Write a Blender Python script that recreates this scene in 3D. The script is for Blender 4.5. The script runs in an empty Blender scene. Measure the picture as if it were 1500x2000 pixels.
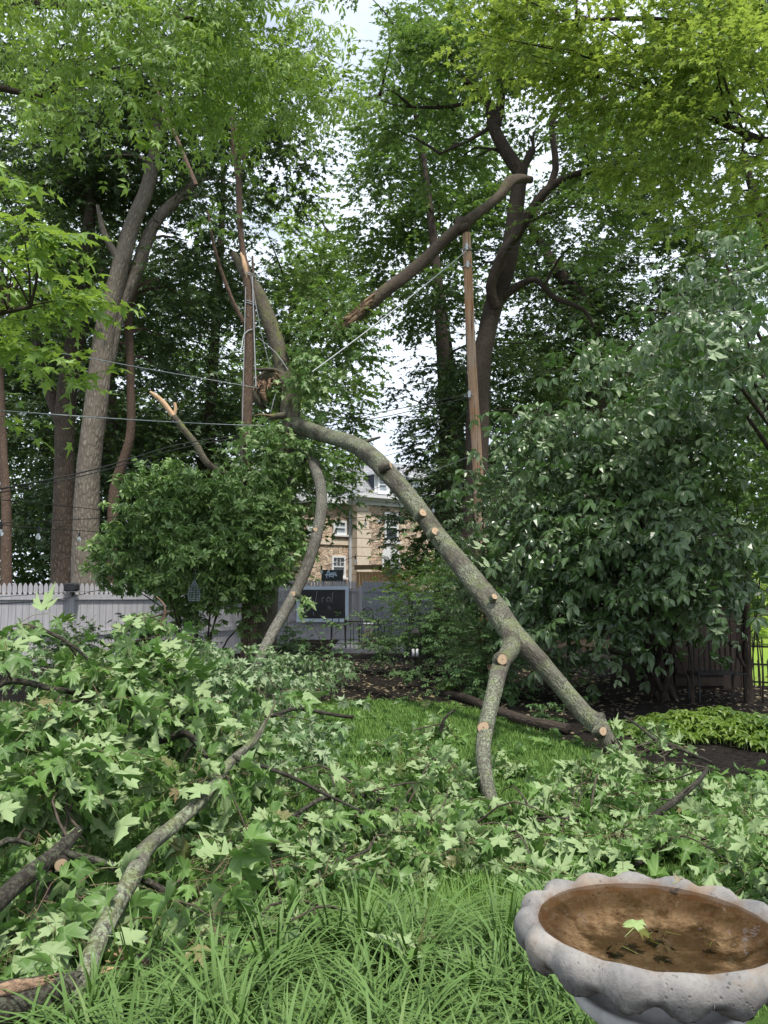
import bpy, math, numpy as np
from mathutils import Vector
C = bpy.context.scene
COL = C.collection
# ---------------------------------------------------------------- camera, sky, sun, exposure
F = 1580.0; CAMZ = 1.6
PITCH = math.atan(160 / F)
cam_d = bpy.data.cameras.new("camera"); cam = bpy.data.objects.new("camera", cam_d); COL.objects.link(cam)
cam.location = (0, 0, CAMZ); cam.rotation_euler = (math.pi / 2 + PITCH, 0, 0)
cam_d.sensor_fit = 'VERTICAL'; cam_d.sensor_height = 24; cam_d.lens = 24 * F / 2000
cam_d.clip_start = 0.05; cam_d.clip_end = 2000
C.camera = cam
SUN_EL, SUN_AZ = 66, 158      # azimuth from +Y (north) clockwise; behind the camera, to its right
w = bpy.data.worlds.new("World"); C.world = w; w.use_nodes = True
nt = w.node_tree; nt.nodes.clear()
def wn(t, **k):
    n = nt.nodes.new(t)
    for a, b in k.items(): setattr(n, a, b)
    return n
sky = wn('ShaderNodeTexSky', sky_type='NISHITA', sun_disc=False, sun_elevation=math.radians(SUN_EL), sun_rotation=math.radians(SUN_AZ), air_density=1.0, dust_density=2.5)
tc = wn('ShaderNodeTexCoord'); mp = wn('ShaderNodeMapping'); mp.inputs['Scale'].default_value = (1, 1, 2.2)
nz = wn('ShaderNodeTexNoise'); nz.inputs['Scale'].default_value = 2.6; nz.inputs['Detail'].default_value = 6
rp = wn('ShaderNodeValToRGB'); rp.color_ramp.elements[0].position = .30; rp.color_ramp.elements[1].position = .52
rp.color_ramp.elements[0].color = (.35, .35, .35, 1)
mx = wn('ShaderNodeMix', data_type='RGBA'); mx.inputs['B'].default_value = (7.0, 7.7, 8.7, 1)
bg = wn('ShaderNodeBackground'); bg.inputs['Strength'].default_value = 0.112
wo = wn('ShaderNodeOutputWorld')
L = nt.links.new
L(tc.outputs['Generated'], mp.inputs['Vector']); L(mp.outputs[0], nz.inputs['Vector']); L(nz.outputs['Fac'], rp.inputs[0])
L(rp.outputs[0], mx.inputs['Factor']); L(sky.outputs[0], mx.inputs['A']); L(mx.outputs['Result'], bg.inputs[0]); L(bg.outputs[0], wo.inputs[0])
sd = bpy.data.lights.new("sun", 'SUN'); sd.energy = 3.1; sd.angle = math.radians(5); sd.color = (1, .95, .86)
sun = bpy.data.objects.new("sun", sd); COL.objects.link(sun)
_a, _e = math.radians(SUN_AZ), math.radians(SUN_EL)
sv = Vector((math.sin(_a) * math.cos(_e), math.cos(_a) * math.cos(_e), math.sin(_e)))
sun.rotation_euler = sv.to_track_quat('Z', 'Y').to_euler()
C.view_settings.view_transform = 'Standard'; C.view_settings.look = 'None'; C.view_settings.exposure = 0.72; C.view_settings.gamma = 1
C.cycles.max_bounces = 6; C.cycles.transmission_bounces = 4; C.cycles.use_denoising = True
rng = np.random.default_rng(11)
R = math.radians
sp, cp = math.sin(PITCH), math.cos(PITCH)
def ray(px, py):
    u, v = (px - 750) / F, (1000 - py) / F
    return np.array([u, cp - v * sp, sp + v * cp])
def P(px, py, Y):
    d = ray(px, py); return np.array([0, 0, CAMZ]) + d * (Y / d[1])
def G(px, py, z=0.0):
    d = ray(px, py); return np.array([0, 0, CAMZ]) + d * ((z - CAMZ) / d[2])
# ---------------------------------------------------------------- objects
def tag(o, label=None, cat=None, group=None, kind=None):
    if label: o['label'] = label
    if cat: o['category'] = cat
    if group: o['group'] = group
    if kind: o['kind'] = kind
    return o
def thing(name, label, cat, loc=(0, 0, 0), rz=0, group=None):
    o = bpy.data.objects.new(name, None); COL.objects.link(o); o.location = tuple(loc); o.rotation_euler = (0, 0, rz)
    o.empty_display_size = .2
    return tag(o, label, cat, group)
def copy_tree(o, parent=None):
    c = o.copy(); COL.objects.link(c)
    if parent: c.parent = parent
    for ch in list(o.children): copy_tree(ch, c)
    return c
def rootloc(o):
    while o.parent: o = o.parent
    return np.array(o.location)
class Geo:
    def __init__(s): s.v = []; s.f = []; s.m = []; s.uv = []; s.c = []; s.n = 0; s.sm = []
    def add(s, v, f, mat=0, uv=None, col=None, smooth=True):
        v = np.asarray(v, float).reshape(-1, 3); f = np.asarray(f, int)
        if len(v) == 0 or len(f) == 0: return
        s.v.append(v); s.f.append(f + s.n); s.n += len(v)
        s.m.append(np.full(len(f), mat)); s.sm.append(np.full(len(f), smooth))
        s.uv.append(np.zeros((f.size, 2)) if uv is None else np.asarray(uv).reshape(-1, 2))
        s.c.append(np.tile([.5, 0, .5, 1], (len(v), 1)) if col is None else col)
    def box(s, c, d, rz=0, mat=0, rx=0, ry=0, taper=1.0):
        q = np.array([(x, y, z) for z in (-.5, .5) for y in (-.5, .5) for x in (-.5, .5)], float)
        q[4:, :2] *= taper
        q *= np.array(d)
        if rx: a = rx; q = q @ np.array([[1, 0, 0], [0, math.cos(a), -math.sin(a)], [0, math.sin(a), math.cos(a)]]).T
        if ry: a = ry; q = q @ np.array([[math.cos(a), 0, math.sin(a)], [0, 1, 0], [-math.sin(a), 0, math.cos(a)]]).T
        if rz: a = rz; q = q @ np.array([[math.cos(a), -math.sin(a), 0], [math.sin(a), math.cos(a), 0], [0, 0, 1]]).T
        s.add(q + np.array(c), [(0, 2, 3, 1), (4, 5, 7, 6), (0, 1, 5, 4), (2, 6, 7, 3), (0, 4, 6, 2), (1, 3, 7, 5)], mat, smooth=False)
    def prism(s, poly, z0, z1, mat=0):   # poly xy ccw, vertical prism
        n = len(poly); p = np.array(poly, float)
        v = np.vstack([np.c_[p, np.full(n, z0)], np.c_[p, np.full(n, z1)]])
        s.add(v, [(i, (i + 1) % n, n + (i + 1) % n, n + i) for i in range(n)], mat, smooth=False)
        s.add(v, [tuple(range(n, 2 * n))], mat, smooth=False); s.add(v, [tuple(range(n))[::-1]], mat, smooth=False)
    def build(s, name, mats, parent=None, local=False, loc=None):
        me = bpy.data.meshes.new(name)
        V = np.vstack(s.v) if s.v else np.zeros((0, 3))
        off = np.zeros(3)
        if not local:
            if parent is not None: off = rootloc(parent)
            elif loc is not None: off = np.array(loc, float)
        V = V - off
        lt = np.concatenate([np.full(len(f), f.shape[1]) for f in s.f]); lv = np.concatenate([f.ravel() for f in s.f])
        me.vertices.add(len(V)); me.vertices.foreach_set('co', V.ravel())
        me.loops.add(len(lv)); me.loops.foreach_set('vertex_index', lv)
        me.polygons.add(len(lt)); me.polygons.foreach_set('loop_start', np.r_[0, np.cumsum(lt)[:-1]]); me.polygons.foreach_set('loop_total', lt)
        me.polygons.foreach_set('material_index', np.concatenate(s.m).astype(np.int32))
        me.polygons.foreach_set('use_smooth', np.concatenate(s.sm))
        uv = me.uv_layers.new(name='UVMap'); uv.data.foreach_set('uv', np.vstack(s.uv).ravel())
        at = me.color_attributes.new('lf', 'FLOAT_COLOR', 'POINT'); at.data.foreach_set('color', np.vstack(s.c).ravel())
        me.update(calc_edges=True)
        for m in (mats if isinstance(mats, (list, tuple)) else [mats]): me.materials.append(m)
        o = bpy.data.objects.new(name, me); COL.objects.link(o)
        if parent is not None: o.parent = parent
        elif loc is not None: o.location = tuple(loc)
        return o
def nrm(a): return a / (np.linalg.norm(a, axis=-1, keepdims=True) + 1e-9)
def spline(pts, rad, step):
    p = np.array(pts, float); r = np.array(rad, float); n = len(p)
    if n == 2 and step > 5: return p, r
    q = np.vstack([2 * p[0] - p[1], p, 2 * p[-1] - p[-2]]); o = []; orr = []
    for i in range(n - 1):
        a, b, c, d = q[i:i + 4]; k = max(2, int(np.linalg.norm(c - b) / step))
        for t in np.linspace(0, 1, k, endpoint=False):
            o.append(.5 * (2 * b + (c - a) * t + (2 * a - 5 * b + 4 * c - d) * t * t + (3 * b - a - 3 * c + d) * t ** 3)); orr.append(r[i] * (1 - t) + r[i + 1] * t)
    o.append(p[-1]); orr.append(r[-1])
    return np.array(o), np.array(orr)
def tube(g, pts, rad, seg=12, step=.15, bump=.06, mat=0, cap=True, wob=0.0, capmat=None, ragged=0):
    p, r = spline(pts, rad, step); n = len(p)
    if wob:
        ph = rng.uniform(0, 6.3, (3, 3)); L_ = np.r_[0, np.cumsum(np.linalg.norm(np.diff(p, axis=0), axis=1))]
        env = np.sin(np.pi * L_ / (L_[-1] + 1e-9)) ** .5
        for k in range(3):
            p = p + (env * wob / (k + 1))[:, None] * np.sin(L_[:, None] * (k + 1) * 2.1 + ph[k])
    t = nrm(np.gradient(p, axis=0)); up = np.array([.3, .1, 1.]) if abs(t[0][2]) < .9 else np.array([0., 1., 0])
    u = nrm(np.cross(t[0], up)); us = [u]
    for i in range(1, n):
        u = us[-1] - t[i] * np.dot(us[-1], t[i]); us.append(nrm(u))
    us = np.array(us); ws = np.cross(t, us)
    a = np.linspace(0, 2 * np.pi, seg, endpoint=False); L_ = np.r_[0, np.cumsum(np.linalg.norm(np.diff(p, axis=0), axis=1))]
    ph = rng.uniform(0, 6.3, 6)
    B = 1 + bump * (np.sin(3 * a[None] + L_[:, None] * 2.0 / (r.mean() * 6) + ph[0]) * .5 + np.sin(2 * a[None] - L_[:, None] * 1.3 + ph[1]) * .6 + np.sin(5 * a[None] + L_[:, None] * 3 + ph[2]) * .3)
    if bump > .03: B += rng.normal(0, bump * .18, B.shape)
    rr = r[:, None] * B
    V = p[:, None] + us[:, None] * (np.cos(a)[None, :, None] * rr[..., None]) + ws[:, None] * (np.sin(a)[None, :, None] * rr[..., None])
    if ragged: V[-1] += t[-1] * rng.uniform(-.2, 1, (seg, 1)) * ragged
    V = V.reshape(-1, 3)
    i = np.arange(n - 1)[:, None] * seg; j = np.arange(seg)[None]; j2 = (j + 1) % seg
    f = np.stack([i + j, i + j2, i + seg + j2, i + seg + j], -1).reshape(-1, 4)
    circ = 2 * np.pi * r.mean()
    uu = np.stack([j / seg * circ + 0 * i, (j + 1) / seg * circ + 0 * i, (j + 1) / seg * circ + 0 * i, j / seg * circ + 0 * i], -1)
    vv = np.stack([np.broadcast_to(L_[:-1, None], (n - 1, seg)), np.broadcast_to(L_[:-1, None], (n - 1, seg)), np.broadcast_to(L_[1:, None], (n - 1, seg)), np.broadcast_to(L_[1:, None], (n - 1, seg))], -1)
    uv = np.stack([uu, vv], -1).reshape(-1, 2)
    g.add(V, f, mat, uv)
    if cap:
        cm = mat if capmat is None else capmat
        for k, q in ((0, -1), (n - 1, 1)):
            ring = V[k * seg:(k + 1) * seg]; c = p[k] + t[k] * q * r[k] * (.02 if capmat is not None else .4)
            vv_ = np.vstack([ring, c]); fs = [(x, (x + 1) % seg, seg)[::q] for x in range(seg)]
            uvs = []
            for fc in fs:
                for ix in fc: uvs.append((0, 0) if ix == seg else (math.cos(a[ix]), math.sin(a[ix])))
            g.add(vv_, fs, cm if k else mat, np.array(uvs), smooth=False)
    return p, r, t
def wires(g, A, B_, r, mat=0):   # many straight thin 3-sided prisms at once
    A = np.asarray(A, float); B_ = np.asarray(B_, float); n = len(A)
    if n == 0: return
    t = nrm(B_ - A); x = np.where(np.abs(t[:, 2:3]) > .9, [[1., 0, 0]], [[0, 0, 1.]]); u = nrm(np.cross(t, x)); w_ = np.cross(t, u)
    V = []
    r = np.broadcast_to(r, (n,))[:, None]
    for e, k in ((A, 1), (B_, .6)):
        for a in (0, 2.094, 4.189): V.append(e + (u * math.cos(a) + w_ * math.sin(a)) * r * k)
    V = np.stack(V, 1).reshape(-1, 3); b = np.arange(n)[:, None] * 6
    f = np.concatenate([b + np.array([[i, (i + 1) % 3, 3 + (i + 1) % 3, 3 + i]]) for i in range(3)])
    g.add(V, f, mat)
# ---------------------------------------------------------------- materials
MATS = {}
class NB:
    def __init__(s, name):
        s.m = bpy.data.materials.new(name); s.m.use_nodes = True; s.t = s.m.node_tree; s.t.nodes.clear(); s.out = s.n('ShaderNodeOutputMaterial')
        MATS[name] = s.m
    def n(s, t, ins=None, **k):
        x = s.t.nodes.new(t)
        for a, b in k.items(): setattr(x, a, b)
        for a, b in (ins or {}).items():
            if hasattr(b, 'is_linked') or isinstance(b, bpy.types.NodeSocket): s.t.links.new(b, x.inputs[a])
            else: x.inputs[a].default_value = b
        return x
    def mix(s, f, a, b, bt='MIX'):
        def c(v): return v if isinstance(v, bpy.types.NodeSocket) else (*v, 1)
        return s.n('ShaderNodeMix', {'Factor': f, 'A': c(a), 'B': c(b)}, data_type='RGBA', blend_type=bt).outputs['Result']
    def mth(s, op, a, b=0.0): return s.n('ShaderNodeMath', {0: a, 1: b}, operation=op).outputs[0]
    def ramp(s, f, a, b):
        return s.n('ShaderNodeMapRange', {'Value': f, 'From Min': a, 'From Max': b}).outputs[0]
    def noise(s, vec, sc, det=4, rough=.5):
        return s.n('ShaderNodeTexNoise', {'Vector': vec, 'Scale': sc, 'Detail': det, 'Roughness': rough}).outputs['Fac']
    def scale(s, vec, v): return s.n('ShaderNodeMapping', {'Vector': vec, 'Scale': v}).outputs[0]
    def bump(s, h, st=.5, d=.02): return s.n('ShaderNodeBump', {'Height': h, 'Strength': st, 'Distance': d}).outputs[0]
    def fin(s, col, rough=.8, norm=None, spec=.3, metal=0, **kw):
        ins = {'Base Color': col if isinstance(col, bpy.types.NodeSocket) else (*col, 1), 'Roughness': rough, 'Specular IOR Level': spec, 'Metallic': metal}
        ins.update(kw)
        if norm is not None: ins['Normal'] = norm
        b = s.n('ShaderNodeBsdfPrincipled', ins); s.t.links.new(b.outputs[0], s.out.inputs[0]); return s.m
def obc(b): return b.n('ShaderNodeTexCoord').outputs['Object']
def simple(name, c1, c2, sc=6, rough=.8, bmp=.3, bd=.01, spec=.3, metal=0, stretch=None):
    b = NB(name); o = obc(b)
    if stretch: o = b.scale(o, stretch)
    n = b.noise(o, sc, 6, .6); return b.fin(b.mix(b.ramp(n, .3, .7), c1, c2), rough, b.bump(n, bmp, bd), spec, metal)
def leafmat(name, dark, light, under, tr=(.2, .42, .05), trf=.32, rough=.42, spec=.4, vein=.35, aged=None):
    b = NB(name); at = b.n('ShaderNodeAttribute', attribute_name='lf'); s = b.n('ShaderNodeSeparateColor', {0: at.outputs['Color']})
    base = b.mix(s.outputs[0], dark, light)
    if aged: base = b.mix(b.ramp(s.outputs[2], .965, 1.0), base, aged)
    n = b.noise(obc(b), 9, 3); base = b.mix(b.mth('MULTIPLY', b.ramp(n, .4, .75), .35), base, light)
    vn = b.mth('MULTIPLY', b.mth('POWER', s.outputs[1], 9.0), vein); base = b.mix(vn, base, under)
    bf = b.n('ShaderNodeNewGeometry').outputs['Backfacing']
    base = b.mix(b.mth('MULTIPLY', bf, .85), base, under)
    pr = b.n('ShaderNodeBsdfPrincipled', {'Base Color': base, 'Roughness': b.mix(bf, (rough,) * 3, (.7,) * 3), 'Specular IOR Level': spec})
    tl = b.n('ShaderNodeBsdfTranslucent', {'Color': b.mix(s.outputs[0], tuple(x * .7 for x in tr), tr)})
    mx_ = b.n('ShaderNodeMixShader', {0: trf}); b.t.links.new(pr.outputs[0], mx_.inputs[1]); b.t.links.new(tl.outputs[0], mx_.inputs[2])
    b.t.links.new(mx_.outputs[0], b.out.inputs[0]); return b.m
def bark(name, c1, c2, lich=None, lichamt=.5, moss=None, mossamt=.5, vs=10, us=42, depth=.02, patch=None):
    b = NB(name); uv = b.n('ShaderNodeTexCoord').outputs['UV']; o = obc(b)
    st = b.scale(uv, (us, vs, 1)); wv = b.noise(o, 5, 2)
    f = b.noise(st, 1.0, 5, .65); vo = b.n('ShaderNodeTexVoronoi', {'Vector': st, 'Scale': .8}, feature='DISTANCE_TO_EDGE').outputs['Distance']
    h = b.mth('MULTIPLY', b.ramp(vo, 0, .35), b.ramp(f, .25, .75))
    col = b.mix(h, c1, c2); col = b.mix(b.mth('MULTIPLY', b.ramp(wv, .35, .7), .45), col, tuple(x * .6 for x in c2))
    if patch: col = b.mix(b.ramp(b.noise(b.scale(o, (1, 1, .4)), 1.7, 3), .52, .62), col, patch)
    if lich:
        l = b.ramp(b.noise(o, 48, 6, .8), .47, .56); big = b.ramp(b.noise(o, 2.3, 3), .35, .6)
        col = b.mix(b.mth('MULTIPLY', b.mth('MULTIPLY', l, big), lichamt), col, lich)
    if moss:
        nz_ = b.n('ShaderNodeSeparateXYZ', {0: b.n('ShaderNodeNewGeometry').outputs['Normal']}).outputs[2]
        mm = b.mth('MULTIPLY', b.ramp(nz_, -.3, .8), b.ramp(b.noise(o, 4.5, 4, .7), .5, .62))
        col = b.mix(b.mth('MULTIPLY', mm, mossamt), col, moss)
    return b.fin(col, .9, b.bump(h, .8, depth), .15)
M = {}
M['bark_grey'] = bark('bark_grey', (.11, .09, .072), (.36, .315, .265), us=20, vs=5, depth=.035, moss=(.10, .12, .05), mossamt=.25)
M['bark_dark'] = bark('bark_dark', (.035, .027, .022), (.12, .095, .075))
M['bark_brown'] = bark('bark_brown', (.09, .06, .045), (.24, .17, .13), us=30)
M['bark_brown2'] = bark('bark_dark_brown', (.05, .038, .030), (.17, .135, .105), moss=(.10, .12, .04), mossamt=.4, depth=.015)
M['bark_dark2'] = bark('bark_mid_dark', (.05, .038, .03), (.18, .145, .115), us=20, vs=6, depth=.03)  # dark brown bark with coarse furrows
M['bark_lichen'] = bark('bark_lichen', (.045, .039, .032), (.19, .17, .14), lich=(.27, .31, .21), lichamt=.75, moss=(.12, .15, .04), mossamt=.42, depth=.014, us=30, vs=9)
M['bark_plain'] = bark('bark_grey_speckled', (.05, .045, .038), (.21, .19, .16), lich=(.28, .29, .24), lichamt=.6, depth=.012, us=34, vs=10)
M['bark_moss'] = bark('bark_moss', (.055, .045, .035), (.19, .16, .125), lich=(.28, .31, .22), lichamt=.35, moss=(.16, .20, .04), mossamt=.75, depth=.010)
M['bark_wet'] = bark('bark_wet', (.018, .014, .012), (.065, .055, .048), lich=(.25, .28, .18), lichamt=.25, depth=.006, us=60)
M['twig'] = simple('twig', (.03, .024, .018), (.095, .072, .052), 20, .8)
M['twig_red'] = simple('twig_red', (.08, .045, .03), (.17, .11, .075), 20, .6)
M['twig_green'] = simple('twig_green', (.22, .30, .08), (.30, .36, .14), 20, .5)
M['wood_raw'] = simple('wood_raw', (.42, .26, .15), (.60, .42, .27), 14, .8, .8, .01, stretch=(4, 4, .8))
M['wood_split'] = simple('wood_split', (.10, .06, .04), (.42, .28, .18), 9, .85, 1.0, .03, stretch=(1.2, 4, 6))
b = NB('cut_face'); uv = b.n('ShaderNodeTexCoord').outputs['UV']; d = b.n('ShaderNodeVectorMath', {0: uv}, operation='LENGTH').outputs['Value']
nn = b.noise(uv, 3, 4); ring = b.mth('SINE', b.mth('MULTIPLY', b.mth('ADD', d, b.mth('MULTIPLY', nn, .15)), 42))
cc = b.mix(b.ramp(ring, -1, 1), (.30, .20, .125), (.50, .37, .25)); cc = b.mix(b.ramp(d, .16, .08), cc, (.12, .05, .03)); cc = b.mix(b.ramp(d, .86, .95), cc, (.12, .08, .05))
M['cut_face'] = b.fin(cc, .8)
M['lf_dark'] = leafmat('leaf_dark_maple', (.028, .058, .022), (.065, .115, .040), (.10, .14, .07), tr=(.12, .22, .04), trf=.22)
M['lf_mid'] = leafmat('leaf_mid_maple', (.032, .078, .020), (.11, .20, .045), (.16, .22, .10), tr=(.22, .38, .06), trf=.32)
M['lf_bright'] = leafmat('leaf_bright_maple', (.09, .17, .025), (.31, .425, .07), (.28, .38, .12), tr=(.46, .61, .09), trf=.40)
M['lf_box'] = leafmat('leaf_box_elder', (.05, .12, .025), (.24, .37, .06), (.25, .36, .13), tr=(.40, .60, .08), trf=.34)
M['lf_ash'] = leafmat('leaf_ash', (.015, .040, .012), (.085, .150, .042), (.27, .35, .20), tr=(.12, .26, .05), trf=.2, rough=.30, spec=.6)
M['lf_rhodo'] = leafmat('leaf_laurel', (.06, .14, .03), (.26, .38, .11), (.22, .32, .14), tr=(.2, .38, .06), trf=.2, rough=.33, spec=.55)
M['lf_fall'] = leafmat('leaf_fallen_maple', (.034, .090, .018), (.13, .23, .05), (.29, .38, .18), tr=(.18, .38, .07), trf=.22, rough=.45, spec=.4, vein=.5, aged=(.22, .16, .08))
M['lf_fall2'] = leafmat('leaf_fallen_far', (.045, .10, .03), (.12, .21, .07), (.30, .38, .22), tr=(.15, .3, .08), trf=.2, rough=.5, vein=.4)
M['lf_small'] = leafmat('leaf_small_shrub', (.05, .11, .035), (.11, .20, .065), (.15, .22, .10), tr=(.15, .3, .05), trf=.25)
M['lf_cover'] = leafmat('leaf_ground_cover', (.04, .09, .015), (.15, .22, .035), (.2, .3, .06), tr=(.3, .5, .04), trf=.25)
M['grass'] = leafmat('grass_blade', (.032, .072, .016), (.10, .165, .035), (.14, .26, .05), tr=(.20, .36, .05), trf=.25, vein=0, aged=(.30, .25, .11))
M['lily'] = leafmat('border_blade', (.010, .034, .005), (.080, .155, .020), (.095, .175, .035), tr=(.12, .26, .03), trf=.12, rough=.28, spec=.6, vein=0, aged=(.33, .28, .13))
# ---------------------------------------------------------------- leaf templates
def tri_fan(out, center, veins, z):
    v = np.array([center] + out, float); v = np.c_[v, np.r_[z[0], z[1]]]
    n = len(out); f = np.array([(0, 1 + i, 1 + (i + 1) % n) for i in range(n)])
    return v, f[:, ::1], np.r_[1.0, veins]
def mk_maple(c1=.0, c2=.0, fold=.05, asym=0, vf=0):
    h = [(.08, -.05, 0, 0), (.25, -.08, 0, 0), (.43, -.04, 1, -1), (.34, .08, 0, .3), (.45, .15, 0, -.3), (.56, .25, 0, -.6), (.47, .34, 0, 0), (.62, .52, 1, -1), (.40, .45, 0, 0), (.21, .39, 0, 1), (.20, .55, 0, .3), (.29, .69, 0, -.5), (.13, .72, 0, 0), (0, 1.0, 1, -.8)]
    out = [(0, 0)]; ve = [1.0]; z = [0.0]
    for x, y, v, zz in h: out.append((x, y)); ve.append(v); z.append(zz * fold)
    for x, y, v, zz in h[-2::-1]: out.append((-x, y)); ve.append(v); z.append(zz * fold * (1 + asym))
    v, f, vn = tri_fan(out, (0, .2), ve, (0, np.array(z)))
    v[:, 2] += -c1 * (v[:, 1] ** 2) - c2 * v[:, 0] ** 2 * 1.6 + asym * .3 * v[:, 0] + vf * np.abs(v[:, 0]) + .05 * np.sin(v[:, 0] * 9 + v[:, 1] * 7 + c1 * 9)
    return v, f, vn
def mk_lo(c1=.15, c2=.1):
    h = [(.38, -.02), (.25, .15), (.6, .45), (.2, .42), (0, 1)]
    pts = [(0, 0)] + h + [(-x, y) for x, y in h[-2::-1]]
    v = np.array(pts, float); v = np.c_[v, -c1 * v[:, 1] ** 2 - c2 * v[:, 0] ** 2]
    f = np.array([(0, i, i + 1) for i in range(1, len(pts) - 1)]); return v, f, np.array([1, .9, 0, .9, 0, 1, 0, .9, 0, .9])
def mk_leaflets(items, fold=.25):   # (bx,by,ang,len,wid,droop)
    V = []; Fs = []; ve = []
    for bx, by, a, l, wd, dr in items:
        a = R(a); ax = np.array([math.sin(a), math.cos(a)]); sd_ = np.array([ax[1], -ax[0]]); b0 = np.array([bx, by]); n = len(V)
        for t, s, z in ((0, 0, 0), (.42, wd, fold * wd), (1, 0, -dr * l), (.42, -wd, fold * wd), (.42, 0, -.3 * dr * l * .3)):
            q = b0 + ax * t * l + sd_ * s; V.append((q[0], q[1], z - (dr * l * .2 if t > 0 and t < 1 else 0)))
        Fs += [(n, n + 1, n + 4), (n + 4, n + 1, n + 2), (n, n + 4, n + 3), (n + 4, n + 2, n + 3)]; ve += [1, 0, 1, 0, 1]
    return np.array(V), np.array(Fs), np.array(ve, float)
def mk_oval(items):   # (bx,by,ang,len,halfwidth,droop,lift)
    V = []; Fs = []; ve = []
    for bx, by, a, l, wd, dr, lf_ in items:
        a = R(a); ax = np.array([math.sin(a), math.cos(a)]); sd_ = np.array([ax[1], -ax[0]]); n = len(V)
        for t, s in ((0, 0), (.35, wd * .8), (.7, wd), (1, 0), (.7, -wd), (.35, -wd * .8), (.55, 0)):
            q = np.array([bx, by]) + ax * t * l + sd_ * s; V.append((q[0], q[1], lf_ + .3 * abs(s) - dr * l * t * t))
        Fs += [(n, n + 1, n + 6), (n + 1, n + 2, n + 6), (n + 2, n + 3, n + 6), (n + 3, n + 4, n + 6), (n + 4, n + 5, n + 6), (n + 5, n, n + 6)]; ve += [1, 0, 0, 1, 0, 0, 1]
    return np.array(V), np.array(Fs), np.array(ve, float)
TP = {
 'hi': [mk_maple(.3, .3, .07, .2), mk_maple(.35, .25, .07), mk_maple(.6, .1, .05, .3), mk_maple(.1, .45, .08, -.3), mk_maple(-.15, .3, .1), mk_maple(.8, 0, .04, .1, .7), mk_maple(.3, 0, .05, -.4, 1.1), mk_maple(1.1, .5, .1, .2)],
 'lo': [mk_lo(.1, .05), mk_lo(.45, .2), mk_lo(.2, .5)],
 'ashw': [mk_oval([(0, .62, 0, .46, .13, .5, 0), (0, .56, 58, .42, .12, .5, 0), (0, .58, -52, .40, .12, .7, 0), (0, .26, 70, .34, .10, .6, 0), (0, .28, -74, .36, .11, .4, 0)]), mk_oval([(0, .55, 12, .5, .14, .9, 0), (0, .5, 66, .36, .11, .9, 0), (0, .48, -48, .44, .12, .6, 0)])],
 'ash': [mk_leaflets([(0, .75, 0, .5, .12, .5), (.0, .7, 55, .44, .105, .5), (0, .7, -55, .44, .105, .6), (0, .38, 68, .40, .10, .6), (0, .38, -68, .40, .10, .5)]),
         mk_leaflets([(0, .7, 10, .5, .11, .8), (.0, .62, 48, .40, .09, .9), (0, .66, -60, .42, .09, .7), (0, .3, 75, .36, .08, .9), (0, .34, -60, .38, .085, .8)])],
 'whorl': [mk_oval([(0, 0, a + dd, .8 + .2 * math.sin(a * 7), .17, .2 + .5 * (i % 2), .12 * (i % 2)) for i, a in enumerate((0, 62, 118, 178, 236, 300, 30, 200))]) for dd in (0, 25, 80)],
 'tiny': [mk_leaflets([(0, y, a, .42, .11, .3) for y, a in ((.1, 60), (.25, -60), (.4, 60), (.55, -55), (.7, 0))])],
}
AREA = {'ashw': .34, 'hi': .52, 'lo': .42, 'ash': .28, 'whorl': 1.1, 'tiny': .22}
def leafset(g, kind, pos, ax, nm, size, ra, rb, mat=0):
    hi_ = kind == 'hi'
    n = len(pos)
    if n == 0: return
    y = nrm(ax); x = nrm(np.cross(y, nm)); z = np.cross(x, y)
    pick = rng.integers(0, len(TP[kind]), n)
    for k, (tv, tf, tn) in enumerate(TP[kind]):
        i = np.where(pick == k)[0]
        if len(i) == 0: continue
        s = size[i][:, None, None]
        V = pos[i][:, None] + s * (tv[None, :, 0:1] * x[i][:, None] + tv[None, :, 1:2] * y[i][:, None] + tv[None, :, 2:3] * z[i][:, None])
        f = (np.arange(len(i))[:, None, None] * len(tv) + tf[None]).reshape(-1, 3)
        col = np.ones((len(i), len(tv), 4)); col[..., 0] = ra[i][:, None]; col[..., 1] = tn[None]; col[..., 2] = rb[i][:, None]
        g.add(V.reshape(-1, 3), f, mat, col=col.reshape(-1, 4), smooth=hi_)
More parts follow.
